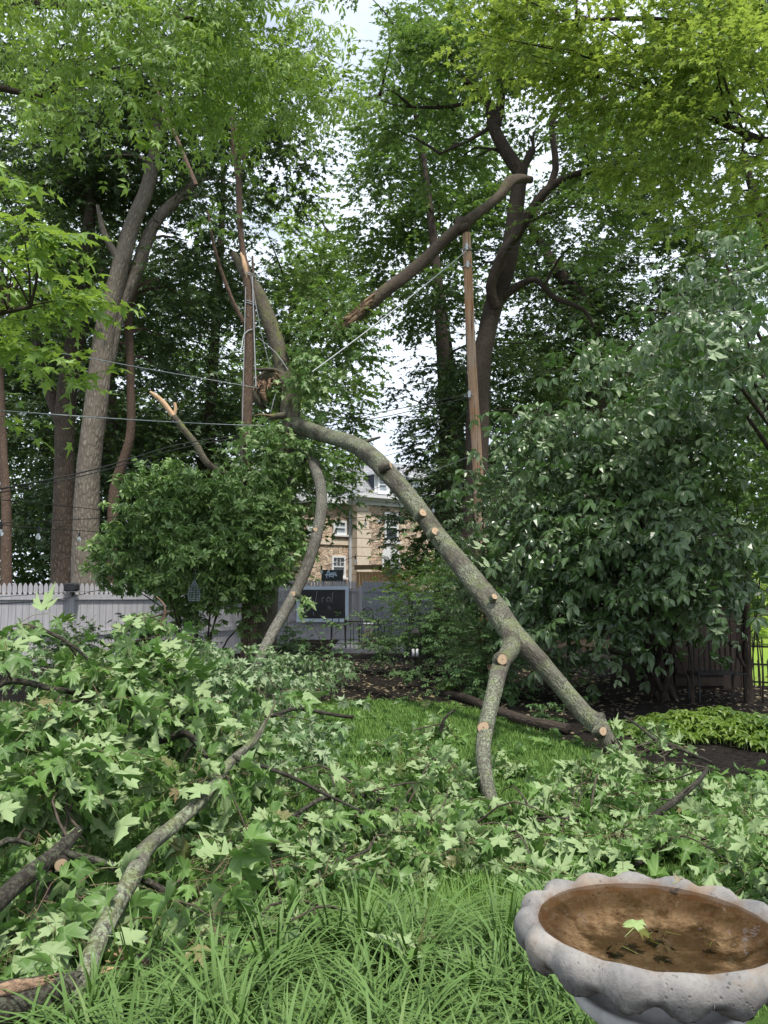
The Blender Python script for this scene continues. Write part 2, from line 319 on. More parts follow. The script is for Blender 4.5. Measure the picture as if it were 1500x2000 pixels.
def sprays(g, c, d, kind, size, k, Ln, droop=.3, jit=.45, twigmat=1, twig=.004, pet=False, flip=0.0, tone=None, zmin=None, upn=1.0, petr=.0012):
    """c spray origins, d directions, k leaves along each twig of length Ln"""
    n = len(c); d = nrm(d); up = np.array([0, 0, 1.0]); s = nrm(np.cross(d, up + rng.normal(0, .1, (n, 3)))); nn_ = np.cross(s, d)
    t = (np.arange(k) + .6) / k; sg = np.where(np.arange(k) % 2, 1, -1)
    t = t[None] + rng.normal(0, .04, (n, k)); Ls = Ln * rng.uniform(.7, 1.25, (n, 1))
    bend = -droop * .35 * (t ** 2)[..., None] * up * Ls[..., None]
    pos = c[:, None] + d[:, None] * (t * Ls)[..., None] + bend
    ang = R(62) * (1 - .75 * t ** 3) * sg[None] + rng.normal(0, .3, (n, k))
    ax = d[:, None] * np.cos(ang)[..., None] + s[:, None] * np.sin(ang)[..., None] - up * droop * rng.uniform(.3, 1.6, (n, k, 1)) + rng.normal(0, jit * .4, (n, k, 3))
    nm = up * upn + nn_[:, None] * .4 + rng.normal(0, jit, (n, k, 3))
    if flip > 0:
        fl = rng.random((n, k, 1)) < flip; nm = np.where(fl, -nm, nm)
    sz = size * rng.uniform(.5, 1.15, (n, k))
    ax = nrm(ax); base = pos
    if pet: pos = pos + ax * (sz * rng.uniform(.3, .9, (n, k)))[..., None] + up * (.15 * sz)[..., None]
    if zmin is not None:
        pos = pos.copy(); lowz = pos[..., 2] < zmin; pos[..., 2] = np.where(lowz, zmin + rng.uniform(0, .05, lowz.shape), pos[..., 2])
        ax = np.where(lowz[..., None], ax * np.array([1, 1, .1]) + np.array([0, 0, .08]), ax)
    tn = rng.random((n, 1)) if tone is None else tone[:, None]
    ra = np.clip(tn * .6 + rng.random((n, k)) * .4 + rng.normal(0, .08, (n, k)), 0, 1)
    leafset(g, kind, pos.reshape(-1, 3), ax.reshape(-1, 3), nm.reshape(-1, 3), sz.ravel(), ra.ravel(), rng.random(n * k))
    if twig:
        e = c + d * Ls - droop * .35 * up * Ls
        mid = c + d * Ls * .5 - droop * .09 * up * Ls
        if zmin is not None:
            for q in (e, mid): q[:, 2] = np.maximum(q[:, 2], zmin)
        wires(g, c, mid, twig, twigmat); wires(g, mid, e, twig * .6, twigmat)
    if pet: wires(g, base.reshape(-1, 3), pos.reshape(-1, 3), petr, 2)
def clumpy(blobs, kind, size, lai, k, per, rc, seed=0):
    """ellipsoid blobs (px,py,Y,rpx,rpy,rY) -> spray origins, outward directions, tone, clump centres"""
    Cc = []; D = []; T = []; K = []
    for bl in blobs:
        px, py, Y, rx, ry, rY = bl[:6]; la = bl[6] if len(bl) > 6 else lai
        c0 = P(px, py, Y); sc = Y / F; a, b_, c_ = rx * sc, rY, ry * sc
        nl = la * math.pi * a * c_ / (AREA[kind] * size ** 2 * .5); ns = max(3, int(nl / k)); nc = max(1, int(ns / per))
        u = nrm(rng.normal(0, 1, (nc, 3))) * rng.uniform(.25, 1, (nc, 1)) ** .45
        cc = c0 + u * np.array([a, b_, c_]) * .92; rcc = min(rc, .55 * min(a, c_)) * rng.uniform(.6, 1.35, nc); tone = rng.beta(1.6, 1.6, nc)
        idx = rng.integers(0, nc, ns); q = nrm(rng.normal(0, 1, (ns, 3))) * rng.random((ns, 1)) ** .4
        pos = cc[idx] + q * np.array([1, 1, .55]) * rcc[idx][:, None]
        out = (pos - c0) / np.array([a, b_, c_]); d = nrm(nrm(out) * .5 + q * .7 + rng.normal(0, .35, (ns, 3))); d[:, 2] *= .45
        Cc.append(pos); D.append(d); T.append(tone[idx]); K.append(cc)
    return np.vstack(Cc), np.vstack(D), np.concatenate(T), np.vstack(K)
def crown(parent, blobs, kind, size, lai, mat, k=7, per=14, rc=.8, Ln=None, droop=.3, jit=.45, name='crown', trunk=None, gt=None, nb=14, br=.05, twigm='twig', twig=.006, flip=.1, zmin=None, upn=1.0, pet=False, blen=5.0):
    g = Geo(); c, d, t, K = clumpy(blobs, kind, size, lai, k, per, rc)
    if zmin is not None: c[:, 2] = np.maximum(c[:, 2], zmin + .05)
    sprays(g, c, d, kind, size, k, Ln or size * k * .55, droop, jit, 1, twig, pet=pet, flip=flip, tone=t, upn=upn, zmin=zmin)
    if gt is not None and trunk is not None:
        T_ = np.asarray(trunk)
        for i in rng.choice(len(K), min(nb, len(K)), replace=False):
            q = K[i]; low = T_[T_[:, 2] < q[2] - .1]; cand = low if len(low) else T_
            j = np.argmin(np.linalg.norm(cand - q, axis=1)); a = cand[j]; Lb = np.linalg.norm(q - a)
            if Lb > blen: continue
            m1 = a * .6 + q * .4 + np.array([0, 0, .12 * Lb]) + rng.normal(0, .05 * Lb, 3)
            tube(gt, [a, m1, q], [br, br * .6, br * .2], 6, .5, .05)
    mats = [M[mat], M[twigm], M['twig_green']]
    return g.build(name, mats, parent)
# ================================================================ the setting
def poly_sheet(name, pts, z, mat, kind='structure', n=1):
    g = Geo(); p = np.array(pts)[:, :2]; v = np.c_[p, np.full(len(p), z)]
    g.add(v, [tuple(range(len(v)))], smooth=False); o = g.build(name, mat); return tag(o, kind=kind)
b = NB('soil'); o_ = obc(b); n1 = b.noise(o_, 1.3, 6, .7); n2 = b.noise(o_, 22, 5, .7)
c = b.mix(b.ramp(n2, .35, .7), (.018, .013, .010), (.07, .05, .036)); c = b.mix(b.ramp(n1, .5, .75), c, (.035, .05, .02)); M['soil'] = b.fin(c, .95, b.bump(n2, 1, .05), .1)
b = NB('mulch'); o_ = obc(b); n2 = b.noise(b.scale(o_, (1, 1.6, 1)), 30, 6, .75); vo = b.n('ShaderNodeTexVoronoi', {'Vector': o_, 'Scale': 28.0}); vc = b.n('ShaderNodeSeparateColor', {0: vo.outputs['Color']}).outputs[0]
c = b.mix(vc, (.008, .007, .006), (.036, .029, .024)); c = b.mix(b.ramp(n2, .62, .75), c, (.16, .12, .09)); M['mulch'] = b.fin(c, .95, b.bump(b.mth('ADD', vc, n2), 1, .04), .1)  # dark mulch, its colour deepened further for the shade under the bushes
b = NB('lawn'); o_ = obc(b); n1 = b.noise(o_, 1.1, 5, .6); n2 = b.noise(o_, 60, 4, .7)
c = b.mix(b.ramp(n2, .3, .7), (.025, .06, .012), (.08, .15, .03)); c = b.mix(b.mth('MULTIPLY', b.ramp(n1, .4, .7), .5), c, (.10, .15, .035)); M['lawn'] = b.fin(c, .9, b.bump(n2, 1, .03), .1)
b = NB('lawn_far_sunlit'); o_ = obc(b); n2 = b.noise(o_, 14, 6, .7); M['lawn_far_sunlit'] = b.fin(b.mix(b.ramp(n2, .3, .7), (.14, .25, .03), (.30, .42, .07)), .9, b.bump(n2, 1, .05), .1)  # far grass colour raised to carry the sunlight on it
# ground: one gently uneven sheet to the horizon
g = Geo(); n = 60; t = np.linspace(-1, 1, n); xs = np.sign(t) * np.abs(t) ** 2.2 * 400; X, Y = np.meshgrid(xs, xs + 10); Z = np.where((np.abs(X) > 40) | (Y > 60), np.sin(X * .05) * .3 - .02, 0)
i = np.arange(n * n).reshape(n, n); f = np.stack([i[:-1, :-1], i[:-1, 1:], i[1:, 1:], i[1:, :-1]], -1).reshape(-1, 4)
g.add(np.c_[X.ravel(), Y.ravel(), Z.ravel() - .008], f); tag(g.build('ground', M['soil']), kind='structure')
edge = [(-40, 1372), (250, 1374), (520, 1378), (640, 1370), (760, 1368), (880, 1374), (960, 1392), (1040, 1424), (1110, 1448), (1200, 1478), (1320, 1505), (1500, 1530), (1620, 1535)]
E = [G(*e) for e in edge]
lawn_pts = [(-14, -6, 0), (14, -6, 0), (14, E[-1][1], 0)] + E[::-1] + [(-14, E[0][1], 0)]
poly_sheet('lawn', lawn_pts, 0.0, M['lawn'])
poly_sheet('mulch_bed', E + [(9, 12, 0), (9, 20, 0), (3, 27, 0), (-9, 26, 0), (-12, 14, 0)], -0.004, M['mulch'])
poly_sheet('far_lawn', [(5.95, 14.4, 0), (45, 14.4, 0), (45, 60, 0), (22, 60, 0), (9.4, 24, 0)], 0.0, M['lawn_far_sunlit'])
poly_sheet('border_soil', [(-5, -2, 0), (3, -2, 0), (3, 2.6, 0), (.9, 3.0, 0), (.35, 3.15, 0), (-.45, 3.15, 0), (-.9, 3.0, 0), (-1.6, 2.7, 0), (-5, 2.6, 0)], 0.004, M['soil'])
def lawn_edge_y(x):
    e = np.array(E); return np.interp(x, e[:, 0], e[:, 1])
# grass blades
def blades(name, x, y, h, wd, mat, segs=1, lean=.5, z0=0.0, dirs=None, curve=.0, col=None):
    n = len(x); a = rng.uniform(0, 6.283, n) if dirs is None else dirs; side = np.c_[-np.sin(a), np.cos(a), np.zeros(n)]; d = np.c_[np.cos(a), np.sin(a), np.zeros(n)]
    p0 = np.c_[x, y, np.full(n, z0)]; V = []; ln = np.broadcast_to(lean, (n,))[:, None]
    for s in range(segs + 1):
        t = s / segs; q = p0 + d * (ln * h[:, None] * (t ** 1.7)) + np.array([0, 0, 1]) * (h[:, None] * (t - curve * ln * t ** 3))
        ww = wd[:, None] * (1 - t ** 2.2) if s < segs else 0
        if s < segs: V += [q - side * ww, q + side * ww]
        else: V.append(q)
    m = len(V); V = np.stack(V, 1).reshape(-1, 3); b0 = np.arange(n)[:, None] * m; F3 = []
    for s in range(segs - 1):
        F3 += [b0 + np.array([[2 * s, 2 * s + 1, 2 * s + 3]]), b0 + np.array([[2 * s, 2 * s + 3, 2 * s + 2]])]
    F3.append(b0 + np.array([[2 * segs - 2, 2 * segs - 1, 2 * segs]]))
    r = rng.random(n) if col is None else col
    cl = np.ones((n, m, 4)); cl[..., 0] = r[:, None]; cl[..., 1] = 0; cl[..., 2] = rng.random(n)[:, None]
    g = Geo(); g.add(V, np.concatenate(F3), col=cl.reshape(-1, 4)); return g.build(name, mat)
n = 130000; yy = 3.2 + 10.0 * rng.random(n) ** .8; xx = rng.uniform(-.46, .55, n) * (yy + .6)
k = yy < lawn_edge_y(xx) - rng.uniform(-.05, .1, n); xx, yy = xx[k], yy[k]
tone = np.clip(.5 + .3 * np.sin(xx * 1.7 + 1) * np.cos(yy * 1.3) + rng.normal(0, .22, len(xx)), 0, 1)
tag(blades('lawn_grass', xx, yy, rng.uniform(.025, .06, len(xx)), .0018 + .0007 * yy / 3, M['grass'], 1, .6, col=tone), 'short mown lawn grass between the fallen branches', 'grass', kind='stuff')
# taller bright grass patch before the border
n = 9000; cpt = G(790, 1800); a_ = rng.uniform(0, 6.283, n); rr_ = rng.random(n) ** .6
xx = cpt[0] + rr_ * np.cos(a_) * .75; yy = cpt[1] + rr_ * np.sin(a_) * .9
tag(blades('tall_grass', xx, yy, rng.uniform(.05, .13, n), np.full(n, .0025), M['grass'], 3, rng.uniform(.3, 1.1, n), col=np.clip(rng.normal(.7, .2, n), 0, 1)), 'longer bright green grass in front of the bird bath', 'grass', kind='stuff')
# strap-leaved border: many arching blades from crowns
cx = []; cy = []
for (px, py, sc_) in [(x_, y_, 1) for x_ in range(150, 1240, 62) for y_ in (1905, 1965, 2040, 2130, 2230)] + [(40, 2120, 1), (100, 2060, 1), (1160, 1900, 1), (1130, 1850, 1), (1000, 1880, 1), (1230, 2100, 1)]:
    if py < 1940 and px < 440 or px < 260 and py < 2000: continue
    q = G(px + rng.uniform(-34, 34), py + rng.uniform(-30, 26), .0)
    cx.append(q[0]); cy.append(q[1])
cx = np.array(cx); cy = np.array(cy); nb = 66; n = len(cx) * nb
a_ = rng.uniform(0, 6.283, n); off = rng.random(n) ** .6 * .055
x = np.repeat(cx, nb) + np.cos(a_) * off; y = np.repeat(cy, nb) + np.sin(a_) * off
h = rng.uniform(.22, .46, n) * np.repeat(rng.uniform(.7, 1.15, len(cx)), nb); ln = .15 + rng.random(n) ** .8 * 1.3
tag(blades('strap_leaf_border', x, y, h, rng.uniform(.0050, .0115, n), M['lily'], 8, ln, dirs=a_ + rng.normal(0, .5, n), curve=.5, col=np.clip(np.repeat(rng.uniform(.15, .7, len(cx)), nb) + rng.normal(0, .28, n), 0, 1)), 'border of long arching strap-like green blades along the bottom of the photo', 'border plants', kind='stuff')
# leaf litter on the mulch
n = 5200; lx = rng.uniform(-4.5, 7.5, n); ly = rng.uniform(8.5, 20, n) ; k = (ly > lawn_edge_y(lx) - .15); lx, ly = lx[k], ly[k]; n = len(lx)
M['lf_litter'] = leafmat('leaf_litter', (.10, .07, .04), (.26, .22, .13), (.30, .25, .17), tr=(.2, .15, .05), trf=.05)
g = Geo(); a_ = rng.uniform(0, 6.283, n); leafset(g, 'lo', np.c_[lx, ly, np.full(n, .012)], np.c_[np.cos(a_), np.sin(a_), rng.uniform(-.05, .35, n)], rng.normal(0, .3, (n, 3)) + [0, 0, 1], rng.uniform(.03, .085, n), rng.random(n), rng.random(n))
tag(g.build('leaf_litter', M['lf_litter']), 'dry tan leaf litter scattered over the dark mulch', 'leaf litter', kind='stuff')
# loose maple leaves lying on the lawn
n = 1000; ly = rng.uniform(3.6, 12.5, n); lx = rng.uniform(-.42, .5, n) * ly; k = ly < lawn_edge_y(lx) + .6; lx, ly = lx[k], ly[k]; n = len(lx); g = Geo(); a_ = rng.uniform(0, 6.283, n)
leafset(g, 'hi', np.c_[lx, ly, rng.uniform(.03, .06, n)], np.c_[np.cos(a_), np.sin(a_), rng.uniform(-.05, .3, n)], rng.normal(0, .35, (n, 3)) + [0, 0, 1], rng.uniform(.07, .14, n), rng.random(n), rng.random(n))
tag(g.build('scattered_leaves', M['lf_fall']), 'single green maple leaves blown loose over the lawn', 'leaves', kind='stuff')
# ground cover patch
n = 2600; c0 = G(1400, 1440, .0); a_ = rng.uniform(0, 6.283, n); rr_ = rng.random(n) ** .5
pos = np.c_[c0[0] + rr_ * np.cos(a_) * 1.65 + .25, c0[1] + rr_ * np.sin(a_) * 1.0 + .1, rng.uniform(.08, .20, n) * (1 - .5 * rr_ ** 3)]; pos[:, 2] *= 1 + .45 * np.sin(pos[:, 0] * 5.1) * np.cos(pos[:, 1] * 6.3); kk = (rr_ < .8 + .2 * np.sin(a_ * 7)); pos, a_, rr_ = pos[kk], a_[kk], rr_[kk]; n = len(pos)
g = Geo(); leafset(g, 'whorl', pos, np.c_[np.cos(a_), np.sin(a_), np.zeros(n)], rng.normal(0, .3, (n, 3)) + [0, 0, 1], rng.uniform(.06, .10, n), np.clip(.45 + .3 * np.sin(pos[:, 0] * 4) + rng.normal(0, .2, n), 0, 1), rng.random(n))
wires(g, pos * [1, 1, 0], pos, .003, 1)
tag(g.build('ground_cover', [M['lf_cover'], M['twig_green']]), 'patch of low yellow-green ground cover at the right of the lawn', 'ground cover', kind='stuff')
# ================================================================ stone house
M['white'] = simple('white_paint', (.72, .73, .75), (.80, .80, .82), 8, .5, .1)
b = NB('rubble_stone'); o_ = b.scale(obc(b), (1, 1, 1.9)); wq = b.n('ShaderNodeVectorMath', {0: o_, 1: b.n('ShaderNodeTexNoise', {'Vector': o_, 'Scale': 2.0}).outputs['Color']}, operation='ADD').outputs[0]
v1 = b.n('ShaderNodeTexVoronoi', {'Vector': wq, 'Scale': 2.5}); e1 = b.n('ShaderNodeTexVoronoi', {'Vector': wq, 'Scale': 2.5}, feature='DISTANCE_TO_EDGE').outputs['Distance']
s1 = b.n('ShaderNodeSeparateColor', {0: v1.outputs['Color']}); c = b.mix(s1.outputs[0], (.64, .47, .34), (.80, .66, .52)); c = b.mix(b.ramp(s1.outputs[1], .72, .8), c, (.42, .33, .26)); c = b.mix(b.mth('MULTIPLY', b.noise(obc(b), 9, 5), .35), c, (.35, .25, .18))
c = b.mix(b.ramp(e1, .055, .02), c, (.30, .23, .17)); M['rubble'] = b.fin(c, .9, b.bump(b.ramp(e1, 0, .12), .8, .04), .15)
M['ashlar'] = simple('cut_stone', (.66, .54, .43), (.76, .66, .54), 5, .85, .3)
b = NB('slate'); o_ = obc(b); br = b.n('ShaderNodeTexBrick', {'Vector': b.n('ShaderNodeMapping', {'Vector': o_, 'Rotation': (math.pi / 2, 0, 0)}).outputs[0], 'Scale': 1.0, 'Color1': (.22, .23, .25, 1), 'Color2': (.34, .34, .35, 1), 'Mortar': (.12, .12, .13, 1), 'Mortar Size': .02, 'Brick Width': .32, 'Row Height': .24})
M['slate'] = b.fin(b.mix(.3, br.outputs['Color'], (.3, .3, .32)), .7, b.bump(br.outputs['Fac'], .4, .02), .3)
b = NB('slate_dark'); o_ = obc(b); br = b.n('ShaderNodeTexBrick', {'Vector': b.n('ShaderNodeMapping', {'Vector': o_, 'Rotation': (0, math.pi / 2, 0)}).outputs[0], 'Scale': 1.0, 'Color1': (.05, .06, .09, 1), 'Color2': (.10, .11, .15, 1), 'Mortar': (.02, .02, .03, 1), 'Mortar Size': .02, 'Brick Width': .3, 'Row Height': .2})
M['slate_dark'] = b.fin(br.outputs['Color'], .7)
M['glass'] = simple('window_glass', (.02, .025, .03), (.06, .07, .08), 2, .08, 0, spec=.8)
M['glass_pale'] = simple('window_glass_pale', (.25, .30, .36), (.42, .48, .54), 2, .15, 0, spec=.8)
M['metal_grey'] = simple('grey_metal', (.40, .42, .45), (.5, .52, .55), 6, .5, .1)
HA = R(33); HO = P(698, 1160, 50); ha = np.array([math.cos(HA), math.sin(HA), 0]); hb = np.array([-math.sin(HA), math.cos(HA), 0])
def H(px, py, d=0.0):
    r = ray(px, py); O = np.array([HO[0], HO[1], 0]) + hb * d; c0 = np.array([0, 0, CAMZ])
    t = np.dot(O - c0, hb) / np.dot(r, hb); q = c0 + r * t; return np.dot(q - O, ha), q[2]
house = thing('stone_house', 'tan rubble-stone house with grey slate roof and white dormers seen beyond the fences', 'house', (HO[0], HO[1], 0), HA)
def hwin(x0, x1, z0, z1, y, mull=(3, 2), glass='glass', name='window', parent=None, sill=True):
    g = Geo(); w_ = .13; yy = y - .05
    for c_, d_ in (((x0 + w_ / 2, yy, (z0 + z1) / 2), (w_, .10, z1 - z0)), ((x1 - w_ / 2, yy, (z0 + z1) / 2), (w_, .10, z1 - z0)), (((x0 + x1) / 2, yy, z1 - w_ / 2), (x1 - x0 - 2 * w_, .10, w_)), (((x0 + x1) / 2, yy, z0 + w_ / 2), (x1 - x0 - 2 * w_, .10, w_)), (((x0 + x1) / 2, yy + .01, (z0 + z1) / 2), (x1 - x0 - 2 * w_, .08, .07))): g.box(c_, d_)
    if sill: g.box(((x0 + x1) / 2, yy - .05, z0 - .06), (x1 - x0 + .2, .2, .11))
    nx, nz_ = mull
    for i in range(1, nx): g.box((x0 + w_ + (x1 - x0 - 2 * w_) * i / nx, yy + .015, (z0 + z1 * 3) / 4 - w_ / 4 + .0), (.035, .05, (z1 - z0) / 2 - w_ - .04))
    for i in range(1, nz_): g.box(((x0 + x1) / 2, yy + .02, (z0 + z1) / 2 + ((z1 - z0) / 2 - w_) * i / nz_), (x1 - x0 - 2 * w_, .04, .035))
    f = g.build(name, M['white'], parent or house, local=True)
    p_ = Geo(); p_.box(((x0 + x1) / 2, y - .012, (z0 + z1) / 2), (x1 - x0 - .02, .02, z1 - z0 - .02)); pn = p_.build('pane', M[glass], f, local=True)
    return f
ztop = H(715, 986)[1]; zcor = H(712, 967)[1]
g = Geo(); g.box((6, 5, ztop / 2), (12, 10, ztop)); g.build('wall', M['rubble'], house, local=True)
g = Geo(); g.box((-4.5, 4.9, ztop / 2 - .02), (9, 8.2, ztop - .06)); wg = g.build('wing_wall', M['rubble'], house, local=True)
g = Geo(); z = 0.0; k = 0
while z < ztop - .3:
    hgt = .56; ln_ = .95 if k % 2 else .8
    g.box((ln_ / 2 - .035, -.02 + .0, z + hgt / 2), (ln_ + .07, .07, hgt - .035)); g.box((-.02, .43, z + hgt / 2), (.07, .76, hgt - .035)); z += hgt; k += 1
g.build('quoins', M['ashlar'], house, local=True)
g = Geo(); zb = H(640, 1058, .8)[1]; g.box((-4.5, .77, zb), (8.9, .1, .35)); g.build('band_course', M['ashlar'], house, local=True)
g = Geo(); hh = zcor - ztop
for (dy, z0, z1) in ((.12, 0, .45), (.3, .45, .7), (.5, .7, 1.0)): g.box((6 - dy / 2, 5 - dy / 2, ztop + hh * (z0 + z1) / 2), (12 + dy, 10 + dy, hh * (z1 - z0)))
g.box((-4.5, 4.5, ztop + hh * .3), (8.98, 8.2, hh * .5)); g.build('cornice', M['white'], house, local=True)
zr = zcor; zt = H(770, 905, 2.2)[1]
g = Geo(); A = [(-.15, -.15, zr), (12, -.15, zr), (12, 10, zr), (-.15, 10, zr), (1.8, 2.2, zt), (11, 2.2, zt), (11, 8, zt), (1.8, 8, zt)]
g.add(A, [(0, 1, 5, 4), (1, 2, 6, 5), (2, 3, 7, 6), (3, 0, 4, 7), (4, 5, 6, 7)], smooth=False)
A = [(-9, .9, zr - .4), (-.02, .9, zr - .4), (-.02, 8.6, zr - .4), (-9, 8.6, zr - .4), (-8, 3.5, zt - .6), (-.02, 3.5, zt - .6), (-.02, 6, zt - .6), (-8, 6, zt - .6)]
g.add(A, [(0, 1, 5, 4), (1, 2, 6, 5), (2, 3, 7, 6), (3, 0, 4, 7), (4, 5, 6, 7)], smooth=False)
roof = g.build('roof', M['slate'], house, local=True)
for (pa, pb, pt, pbm) in ((733, 763, 926, 968), (801, 826, 934, 976)):
    x0, z1 = H(pa, pt); x1, z0 = H(pb, pbm)
    dm = Geo(); dm.box(((x0 + x1) / 2, 1.35, (z0 + z1) / 2), (x1 - x0, 2.4, z1 - z0)); d_ = dm.build('dormer', M['slate_dark'], house, local=True)
    tr = Geo(); tr.box(((x0 + x1) / 2, 1.2, z1 + .1), (x1 - x0 + .4, 2.9, .2)); tr.box(((x0 + x1) / 2, .12, (z0 + z1) / 2), (x1 - x0 - .02, .05, z1 - z0 - .02)); tr.build('dormer_trim', M['white'], d_, local=True)
    hwin(x0 + .2, x1 - .2, z0 + .15, z1 - .1, .09, (2, 2), 'glass_pale', 'dormer_window', d_)
x0, z1 = H(750, 1000); x1, z0 = H(777, 1050); hwin(x0, x1, z0 - .3, z1, 0, (3, 2), 'glass')
x0, z1 = H(647, 1085, .8); x1, z0 = H(674, 1128, .8); hwin(x0, x1, z0, z1, .8, (3, 2), 'glass')
x0, z1 = H(650, 1016, .8); x1, z0 = H(676, 1045, .8); hwin(x0, x1, z0, z1, .8, (2, 1), 'glass_pale')
x0, z1 = H(600, 1016, .8); x1, z0 = H(624, 1045, .8); hwin(x0, x1, z0, z1, .8, (2, 1), 'glass_pale')
x0, z1 = H(745, 1088); x1, z0 = H(780, 1140); hwin(x0, x1, z0, z1, 0, (4, 3), 'glass')
g = Geo(); xm = (x0 + x1) / 2; rw = (x1 - x0) / 2; a_ = np.linspace(0, np.pi, 14); poly = [(xm + rw * math.cos(t), z1 + 1.1 * rw * math.sin(t)) for t in a_]
v = [(p[0], -.1, p[1]) for p in poly] + [(p[0], .02, p[1]) for p in poly]; m_ = len(poly)
g.add(v, [tuple(range(m_))], smooth=False); g.add(v, [(i, i + m_, i + 1 + m_, i + 1) for i in range(m_ - 1)], smooth=False); g.build('fanlight', M['white'], house, local=True)
g = Geo(); x_, _ = H(682, 1080, .8); tube(g, [(x_, .68, 0), (x_, .68, ztop - .3)], [.11, .11], 10, 50, 0); g.build('downspout', M['metal_grey'], house, local=True)
# small timber fence and a board in front of it
M['cedar'] = simple('cedar_boards', (.42, .24, .11), (.62, .40, .20), 8, .8, .5, stretch=(6, 6, .7))
M['oldwood'] = simple('brown_timber', (.16, .11, .06), (.27, .19, .11), 10, .85, .5)
wf = thing('timber_fence', 'short run of orange-tan cedar boards under a brown rail, behind the grey pickets', 'fence', P(745, 1300, 36) * [1, 1, 0])
g = Geo(); xa = P(700, 0, 36)[0]; xb = P(795, 0, 36)[0]; zt_ = P(700, 1116, 36)[2]; x = xa; k = 0
while x < xb:
    g.box((x + .07, 36 + .015 * (k % 2), zt_ / 2 + rng.uniform(-.02, .0)), (.135, .025, zt_)); x += .142; k += 1
g.build('board_panel', M['cedar'], wf)
g = Geo(); zz = P(700, 1108, 36)[2]; g.box((P(722, 0, 36)[0], 35.9, zz), (1.25, .3, .2), 0, 0, 0, R(-1)); g.box((P(755, 0, 36)[0], 35.9, zz - .12), (.75, .3, .18), 0, 0, 0, R(12)); g.build('top_rail', M['oldwood'], wf)
# ================================================================ grey picket fences
b = NB('grey_fence_paint'); o_ = obc(b); n_ = b.noise(o_, 5, 4); st_ = b.noise(b.scale(o_, (8, 8, .6)), 3, 5)
M['fence'] = b.fin(b.mix(b.ramp(st_, .3, .75), (.33, .32, .345), (.44, .43, .45)), .65, b.bump(n_, .2, .01), .3)
M['fence2'] = simple('grey_fence_shaded', (.27, .28, .32), (.34, .35, .39), 5, .6, .1)  # darker, bluer copy of the fence paint, with shade put into the colour
def fence_run(root, A, B_, posts, mat='fence', ztop=1.84, pick=.108):
    A = np.array(A); B_ = np.array(B_); L_ = np.linalg.norm(B_ - A); d = (B_ - A) / L_; a = math.atan2(d[1], d[0]); nv = np.array([d[1], -d[0]])
    if nv[1] > 0: nv = -nv
    cuts = [0] + list(posts) + [L_]
    for i in range(len(cuts) - 1):
        s0, s1 = cuts[i] + .06, cuts[i + 1] - .06; g = Geo(); s = s0
        while s < s1:
            wv = min(.142, s1 - s); c_ = A + d * (s + wv / 2); g.box((*c_, (ztop - .26) / 2 + .03), (wv - .007, .02, ztop - .32), a); s += .142
        s = s0
        while s + pick < s1 + .02:
            c_ = A + d * (s + pick / 2) + nv * .0; h0, h1, h2 = ztop - .30, ztop - .09, ztop + rng.uniform(-.004, .004); w2 = pick * .42
            prof = [(-w2, h0), (w2, h0), (w2 * .55, h0 + .045), (w2, h0 + .09), (w2 * .98, h1), (w2 * .55, h2 - .03), (0, h2), (-w2 * .55, h2 - .03), (-w2 * .98, h1), (-w2, h0 + .09), (-w2 * .55, h0 + .045)]
            v = []
            for yy in (-.012, .012):
                for (u_, z_) in prof: q = c_ + d * u_ + nv * (-yy); v.append((q[0], q[1], z_))
            m_ = len(prof); g.add(v, [tuple(range(m_))], smooth=False); g.add(v, [tuple(range(m_, 2 * m_))[::-1]], smooth=False); g.add(v, [(i_, (i_ + 1) % m_, m_ + (i_ + 1) % m_, m_ + i_)[::-1] for i_ in range(m_)], smooth=False); s += pick
        pn = g.build('fence_panel', M[mat], root)
        r_ = Geo()
        for zz, hh_ in ((ztop - .32, .12), (.72, .11), (.12, .14)):
            c_ = A + d * (s0 + s1) / 2 + nv * .035; r_.box((*c_, zz), (s1 - s0, .05, hh_), a)
        r_.build('rail', M[mat], pn)
    for s in cuts:
        g = Geo(); c_ = A + d * s; g.box((*(c_ + nv * .02), ztop / 2 - .1), (.115, .13, ztop - .2), a); g.box((*(c_ + nv * .02), ztop - .19), (.14, .155, .03), a); g.build('post', M[mat], root)
def xy(px, Y): return P(px, 1160, Y)[:2]
f1 = thing('picket_fence', 'long pale grey picket-topped board fence at the left edge behind the maple pile', 'fence', (*xy(140, 18.6), 0))
A0 = xy(-260, 16.6); A1 = xy(140, 18.6); A2 = xy(400, 20)
L1 = np.linalg.norm(A1 - A0); fence_run(f1, A0, A1 + (A1 - A0) / L1 * 2.8, [L1 - 2.5, L1], ztop=1.85)
f2 = thing('picket_fence', 'pale grey picket fence carrying the big chalkboard behind the patio', 'fence', (*xy(640, 28), 0))
fence_run(f2, xy(540, 28.02), xy(704, 28), [], ztop=2.06, pick=.104)
f3 = thing('picket_fence', 'darker grey picket fence panel running back from the corner beside the chalkboard', 'fence', (*xy(710, 28.1), 0))
p0 = xy(706, 28.12); fence_run(f3, p0, p0 + np.array([math.cos(R(50)), math.sin(R(50))]) * 2.7, [], 'fence2', 2.05, .10)
f4 = thing('picket_fence', 'shaded grey fence panel half hidden behind the small-leaved shrubs right of the patio', 'fence', (*xy(840, 30), 0))
fence_run(f4, xy(790, 30.3), xy(960, 27), [], 'fence2', 1.7, .10)
f5 = thing('picket_fence', 'grey fence panel glimpsed under the laurel bush between its stems', 'fence', (*xy(470, 22), 0))
fence_run(f5, xy(395, 20.1), xy(560, 24), [], 'fence', 1.75, .108)
